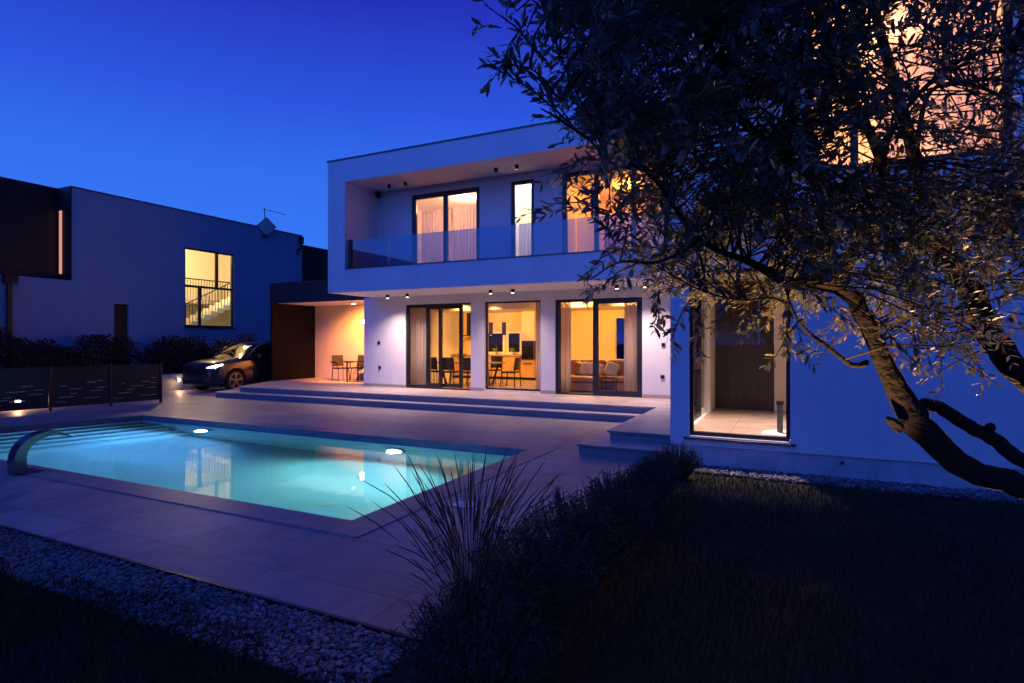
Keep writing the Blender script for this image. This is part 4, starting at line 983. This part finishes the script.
limb([(838, 283, 2.85), (820, 283, 2.7), (790, 283, 2.5), (750, 262, 2.4), (700, 240, 2.3), (655, 180, 2.2), (612, 150, 2.1), (570, 80, 2.0), (545, 10, 1.95)], [.055, .046, .034, .022, .014, .008, .006, .004, .002])
limb([(842, 285, 2.85), (846, 266, 2.85), (862, 240, 2.8), (885, 215, 2.75), (880, 160, 2.6), (850, 90, 2.45), (820, 20, 2.3), (790, -60, 2.3)], [.055, .05, .046, .04, .032, .024, .018, .012])
limb([(868, 362, 2.85), (852, 365, 2.82), (825, 345, 2.8), (806, 330, 2.8), (780, 300, 2.7), (740, 300, 2.6), (700, 290, 2.5), (650, 262, 2.4)], [.022, .018, .015, .012, .01, .008, .006, .003])
limb([(867, 245, 2.8), (840, 200, 2.6), (790, 160, 2.4), (740, 120, 2.2), (680, 60, 2.1), (640, 0, 2.0), (610, -60, 2.0)], [.035, .03, .026, .021, .016, .011, .006])
limb([(870, 180, 2.7), (905, 110, 2.6), (960, 60, 2.6), (1010, 51, 2.6)], [.02, .016, .013, .009])
limb([(915, 160, 2.9), (930, 92, 2.8), (975, 86, 2.8), (1015, 105, 2.8), (1060, 130, 2.8)], [.018, .015, .013, .01, .008])
limb([(838, 283, 2.85), (800, 250, 2.9), (760, 200, 2.9), (730, 150, 2.9), (700, 60, 2.9), (690, -20, 2.9)], [.03, .026, .022, .018, .013, .008])
limb([(700, 240, 2.25), (660, 262, 2.2), (620, 262, 2.15), (590, 280, 2.1)], [.012, .009, .006, .003])
limb([(944, 250, 3.1), (985, 215, 3.2), (1030, 180, 3.3), (1080, 120, 3.4)], [.04, .033, .026, .018])
limb([(590, 140, 2.0), (560, 120, 1.98), (540, 108, 1.95)], [.008, .006, .003])
limb([(560, 100, 1.95), (530, 68, 1.92), (490, 68, 1.9)], [.006, .004, .002], n=6)
# knob on the trunk
kb = at(902, 424, 2.82); trk.tube([kb+Vector((.0, .0, -.03)), kb+Vector((-.03, -.02, 0)), kb+Vector((-.075, -.04, .035))], [.035, .034, .010], 10, .7)
kb = at(990, 432, 2.86); trk.tube([kb, kb+Vector((0, -.01, .05))], [.03, .018], 10, .5)
trunk = trk.build('trunk', 'bark', tree, smooth=True, fixn=False)
sub = trunk.modifiers.new('s', 'SUBSURF'); sub.levels = 1; sub.render_levels = 1

# crown: shoots spread through the crown's volume and joined back to the nearest limb
low = [(478, 20), (500, 72), (558, 92), (585, 135), (594, 205), (606, 262), (655, 295), (682, 318), (700, 325), (740, 318), (775, 345), (800, 372), (830, 350), (868, 352), (900, 345), (935, 384), (955, 386), (990, 350), (1024, 330), (1150, 300)]
def ylow(px):
    for (a, b), (c, d) in zip(low, low[1:]):
        if px <= c: return b+(d-b)*(px-a)/(c-a)
    return 300
random.seed(11)
from mathutils import noise as mn
nodes = [(p, q) for P, Q in limbs[1:] for p, q in zip(P, Q)]
NP = np.array([p[:] for p, q in nodes])
shoots = []
def dens(px, py):
    e = ylow(px)-22-py
    if e < 0: return 0
    d = min(1, .30+e/110)
    if px < 680: d *= .10+.90*max(0, (px-505)/120)
    if px < 720: d *= .8*min(1, .35+max(0, ylow(px)-py)/120)
    if px > 930: d *= .62
    if py > 235 and px > 850: d *= .7
    if py > 300 and px > 690: d *= 1.1
    if py < 165 and px > 835: d *= .40
    return d
while len(shoots) < 5400:
    px = random.uniform(500, 1160); py = random.uniform(-170, 395)
    if random.random() > dens(px, py)*min(1, max(.04, .60+2.1*mn.noise(Vector((px/46, py/46, 3.1))))): continue
    dmin = 1.75 if px < 800 else 1.95
    if py > 150 and px > 640: dmin = 2.1
    d = random.uniform(dmin, 2.6 if px < 620 else 3.5)
    if px < 560: d = random.uniform(1.8, 2.2)
    shoots.append(at(px, py, d))
# outlying sprays seen in the photograph
spr = [((572, 125, 2.0), (492, 66, 1.9)), ((618, 250, 2.1), (585, 276, 2.05)), ((640, 262, 2.1), (598, 292, 2.1)), ((610, 212, 2.0), (548, 204, 2.0)), ((940, 300, 2.9), (942, 392, 2.8)), ((950, 310, 2.9), (985, 378, 2.8)),
       ((690, 300, 2.4), (672, 338, 2.3)), ((700, 300, 2.4), (697, 350, 2.35)), ((545, 60, 1.95), (484, 4, 1.9)), ((560, 100, 1.95), (508, 62, 1.92)), ((575, 130, 2.0), (548, 100, 1.96)), ((660, 290, 2.3), (655, 322, 2.2)), ((880, 350, 2.8), (925, 372, 2.8)), ((800, 320, 2.7), (775, 358, 2.6)), ((600, 160, 2.0), (566, 168, 2.0)), ((520, 30, 1.9), (500, 70, 1.9))]
lf = []; lfF = []; tw = MB(); nz_ = 0
def leaf(p, d, nrm, L_, w_):
    s = d.cross(nrm)
    if s.length < 1e-4: return
    s.normalize(); n2 = s.cross(d).normalized(); i = len(lf)
    a = p+d*L_*.34+n2*L_*.04; c = p+d*L_*.70+n2*L_*.02; q = p+d*L_-n2*L_*.05
    lf.extend([tuple(p), tuple(a-s*w_), tuple(a+s*w_), tuple(c-s*w_*.86), tuple(c+s*w_*.86), tuple(q)])
    lfF.extend([(i, i+2, i+1), (i+1, i+2, i+4, i+3), (i+3, i+4, i+5)])
def spray(p, d, L_, nl, rt=.0022):
    pts = [p]; dd = d.copy()
    for k in range(5):
        dd = (dd+Vector((random.gauss(0, .13), random.gauss(0, .13), random.gauss(-.05, .12)))).normalized(); pts.append(pts[-1]+dd*L_/5)
    tw.tube(pts, [rt, rt*.9, rt*.8, rt*.6, rt*.5, rt*.3], 4)
    for k in range(nl):
        s = (k+.5)/nl*5; i = min(4, int(s)); q = pts[i].lerp(pts[i+1], s-i); t = (pts[i+1]-pts[i]).normalized()
        rnd = Vector((random.gauss(0, 1), random.gauss(0, 1), random.gauss(0, 1))); sd = t.cross(rnd).normalized()
        for sg in (1, -1):
            if random.random() < .12: continue
            l = random.uniform(.027, .060)*(1 if k < nl-1 else .8)
            dl = (t*random.uniform(.5, 1.2)+sd*sg*random.uniform(.5, 1.)+Vector((0, 0, random.uniform(-.12, .38)))).normalized()
            leaf(q, dl, Vector((random.gauss(0, .6), random.gauss(0, .6), 1)), l, l*random.uniform(.115, .17))
cen = at(850, 120, 2.9)
for s_ in shoots:
    dist = np.linalg.norm(NP-np.array(s_[:]), axis=1); k = int(dist.argmin()); bp_ = nodes[k][0]
    out = (s_-bp_); out = out.normalized() if out.length > .05 else Vector((random.gauss(0, 1), random.gauss(0, 1), .3)).normalized()
    d = (out*.9+(s_-cen).normalized()*.4+Vector((random.gauss(0, .45), random.gauss(0, .45), random.gauss(.15, .45)))).normalized()
    q_ = Vector((s_.x*math.cos(TH)+s_.y*math.sin(TH), -s_.x*math.sin(TH)+s_.y*math.cos(TH))); e_ = .55 if q_.x/q_.y < .12 else 1
    spray(s_, d, random.uniform(.14, .27)*e_, int(random.randint(6, 10)*(.45+.55*e_)))
    if dist[k] < .6 and random.random() < .4:
        mid = (bp_+s_)/2+Vector((0, 0, .04)); tw.tube([bp_, mid, s_], [.005, .004, .0025], 4)
for a, b_ in spr:
    A, B = at(*a), at(*b_); n = 4; tw.tube([A, (A+B)/2+Vector((0, 0, .02)), B], [.004, .003, .0015], 5)
    for i in range(n):
        s = (i+.6)/n; p = A.lerp(B, s); spray(p, ((B-A).normalized()+Vector((random.gauss(0, .4), random.gauss(0, .4), random.gauss(0, .4)))).normalized(), random.uniform(.07, .14), 5, .0015)
me = bpy.data.meshes.new('crown'); me.from_pydata(lf, [], lfF); me.materials.append(M['olive'])
cw = bpy.data.objects.new('crown', me); COL.objects.link(cw); cw.parent = tree; cw.location = -tree.location
tw.build('twigs', 'twig', tree, fixn=False)

# ground spike lights under the olive tree (below the picture)
for (px, d, ax, lb, p, sa) in ((800, 2.5, (775, 230, 3.4), 'small ground spike lamp under the olive crown, between lawn and shrubs', 380, 54), (1110, 4.2, (865, 250, 3.0), 'small ground spike lamp behind the foot of the olive trunk', 700, 72)):
    q = at(px, 341, d); q.z = 0
    t = thing('spike_lamp', q, lb, 'garden lamp', 'spike lamps under the olive tree')
    MB().cyl((0, 0, -.03), .015, .1, 10).build('spike', 'black', t, world=False); MB().cyl((0, 0, .07), .035, .09, 16, .045).build('housing', 'black', t, world=False); MB().cyl((0, 0, .161), .038, .004, 16).build('lens', 'e_warm', t, world=False)
    light('spike_lamp_beam', 'SPOT', q+Vector((0, 0, .19)), p, (1, .50, .20), size=.03, spot=sa, blend=.6, aim=at(*ax))

# garden trees behind the viewpoint: they are what the balustrade and windows mirror
def garden_tree():
    r = np.random.default_rng(77); t = bpy.data.objects.new('garden_tree', None); COL.objects.link(t)
    b = MB(); b.tube([(0, 0, 0), (.1, .05, 1.2), (.0, .1, 2.4), (.1, 0, 4)], [.16, .13, .1, .03], 8)
    for k in range(7):
        a = k*.9; b.tube([(.05, .05, 1.6+.2*k), (math.cos(a)*.7, math.sin(a)*.7, 2.4+.25*k), (math.cos(a)*1.3, math.sin(a)*1.3, 3+.25*k)], [.06, .04, .015], 6)
    b.build('trunk', 'twig', t, world=False)
    n = 18000; c = r.normal(size=(26, 3)); c /= np.linalg.norm(c, axis=1)[:, None]; c = c*np.array([1.6, 1.6, 1.3])*r.uniform(.4, 1, (26, 1))+np.array([0, 0, 3.5])
    p = c[r.integers(0, 26, n)]+r.normal(0, .38, (n, 3)); d = r.normal(size=(n, 3)); d /= np.linalg.norm(d, axis=1)[:, None]; e = np.cross(d, r.normal(size=(n, 3))); e /= np.linalg.norm(e, axis=1)[:, None]
    V = np.stack([p-d*.09, p+e*.045, p+d*.09, p-e*.045], 1).reshape(-1, 3); i = np.arange(n)*4
    me = bpy.data.meshes.new('crown'); me.from_pydata(V.tolist(), [], np.c_[i, i+1, i+2, i+3].tolist()); me.materials.append(M['shrub'])
    o = bpy.data.objects.new('crown', me); COL.objects.link(o); o.parent = t
    return t
gt_ = garden_tree(); labs = ['dark round garden tree behind the viewpoint, at the near left corner', 'dark round garden tree behind the viewpoint, left of the middle', 'dark round garden tree directly behind the viewpoint', 'dark round garden tree behind the viewpoint, right of the middle', 'dark round garden tree behind the viewpoint, farthest to the right',
    'dark round garden tree behind the viewpoint, close beside the middle one', 'dark round garden tree far behind the pool end of the garden', 'dark round garden tree far behind the fence end of the garden']
for k, (x, y, sc_) in enumerate(((-12.5, -9.5, 1.15), (-7, -12, 1.3), (-1.0, -11, 1.1), (4, -10, 1.3), (9, -9, 1.2), (-3.9, -9.6, 1.15), (-18, -12, 1.4), (-24.5, -10, 1.35))):
    o = gt_ if k == 0 else dup(gt_); o.location = (x, y, -.1); o.scale = (sc_,)*3; o.rotation_euler.z = k*1.3; tag(o, labs[k], 'tree', 'garden trees behind the viewpoint')
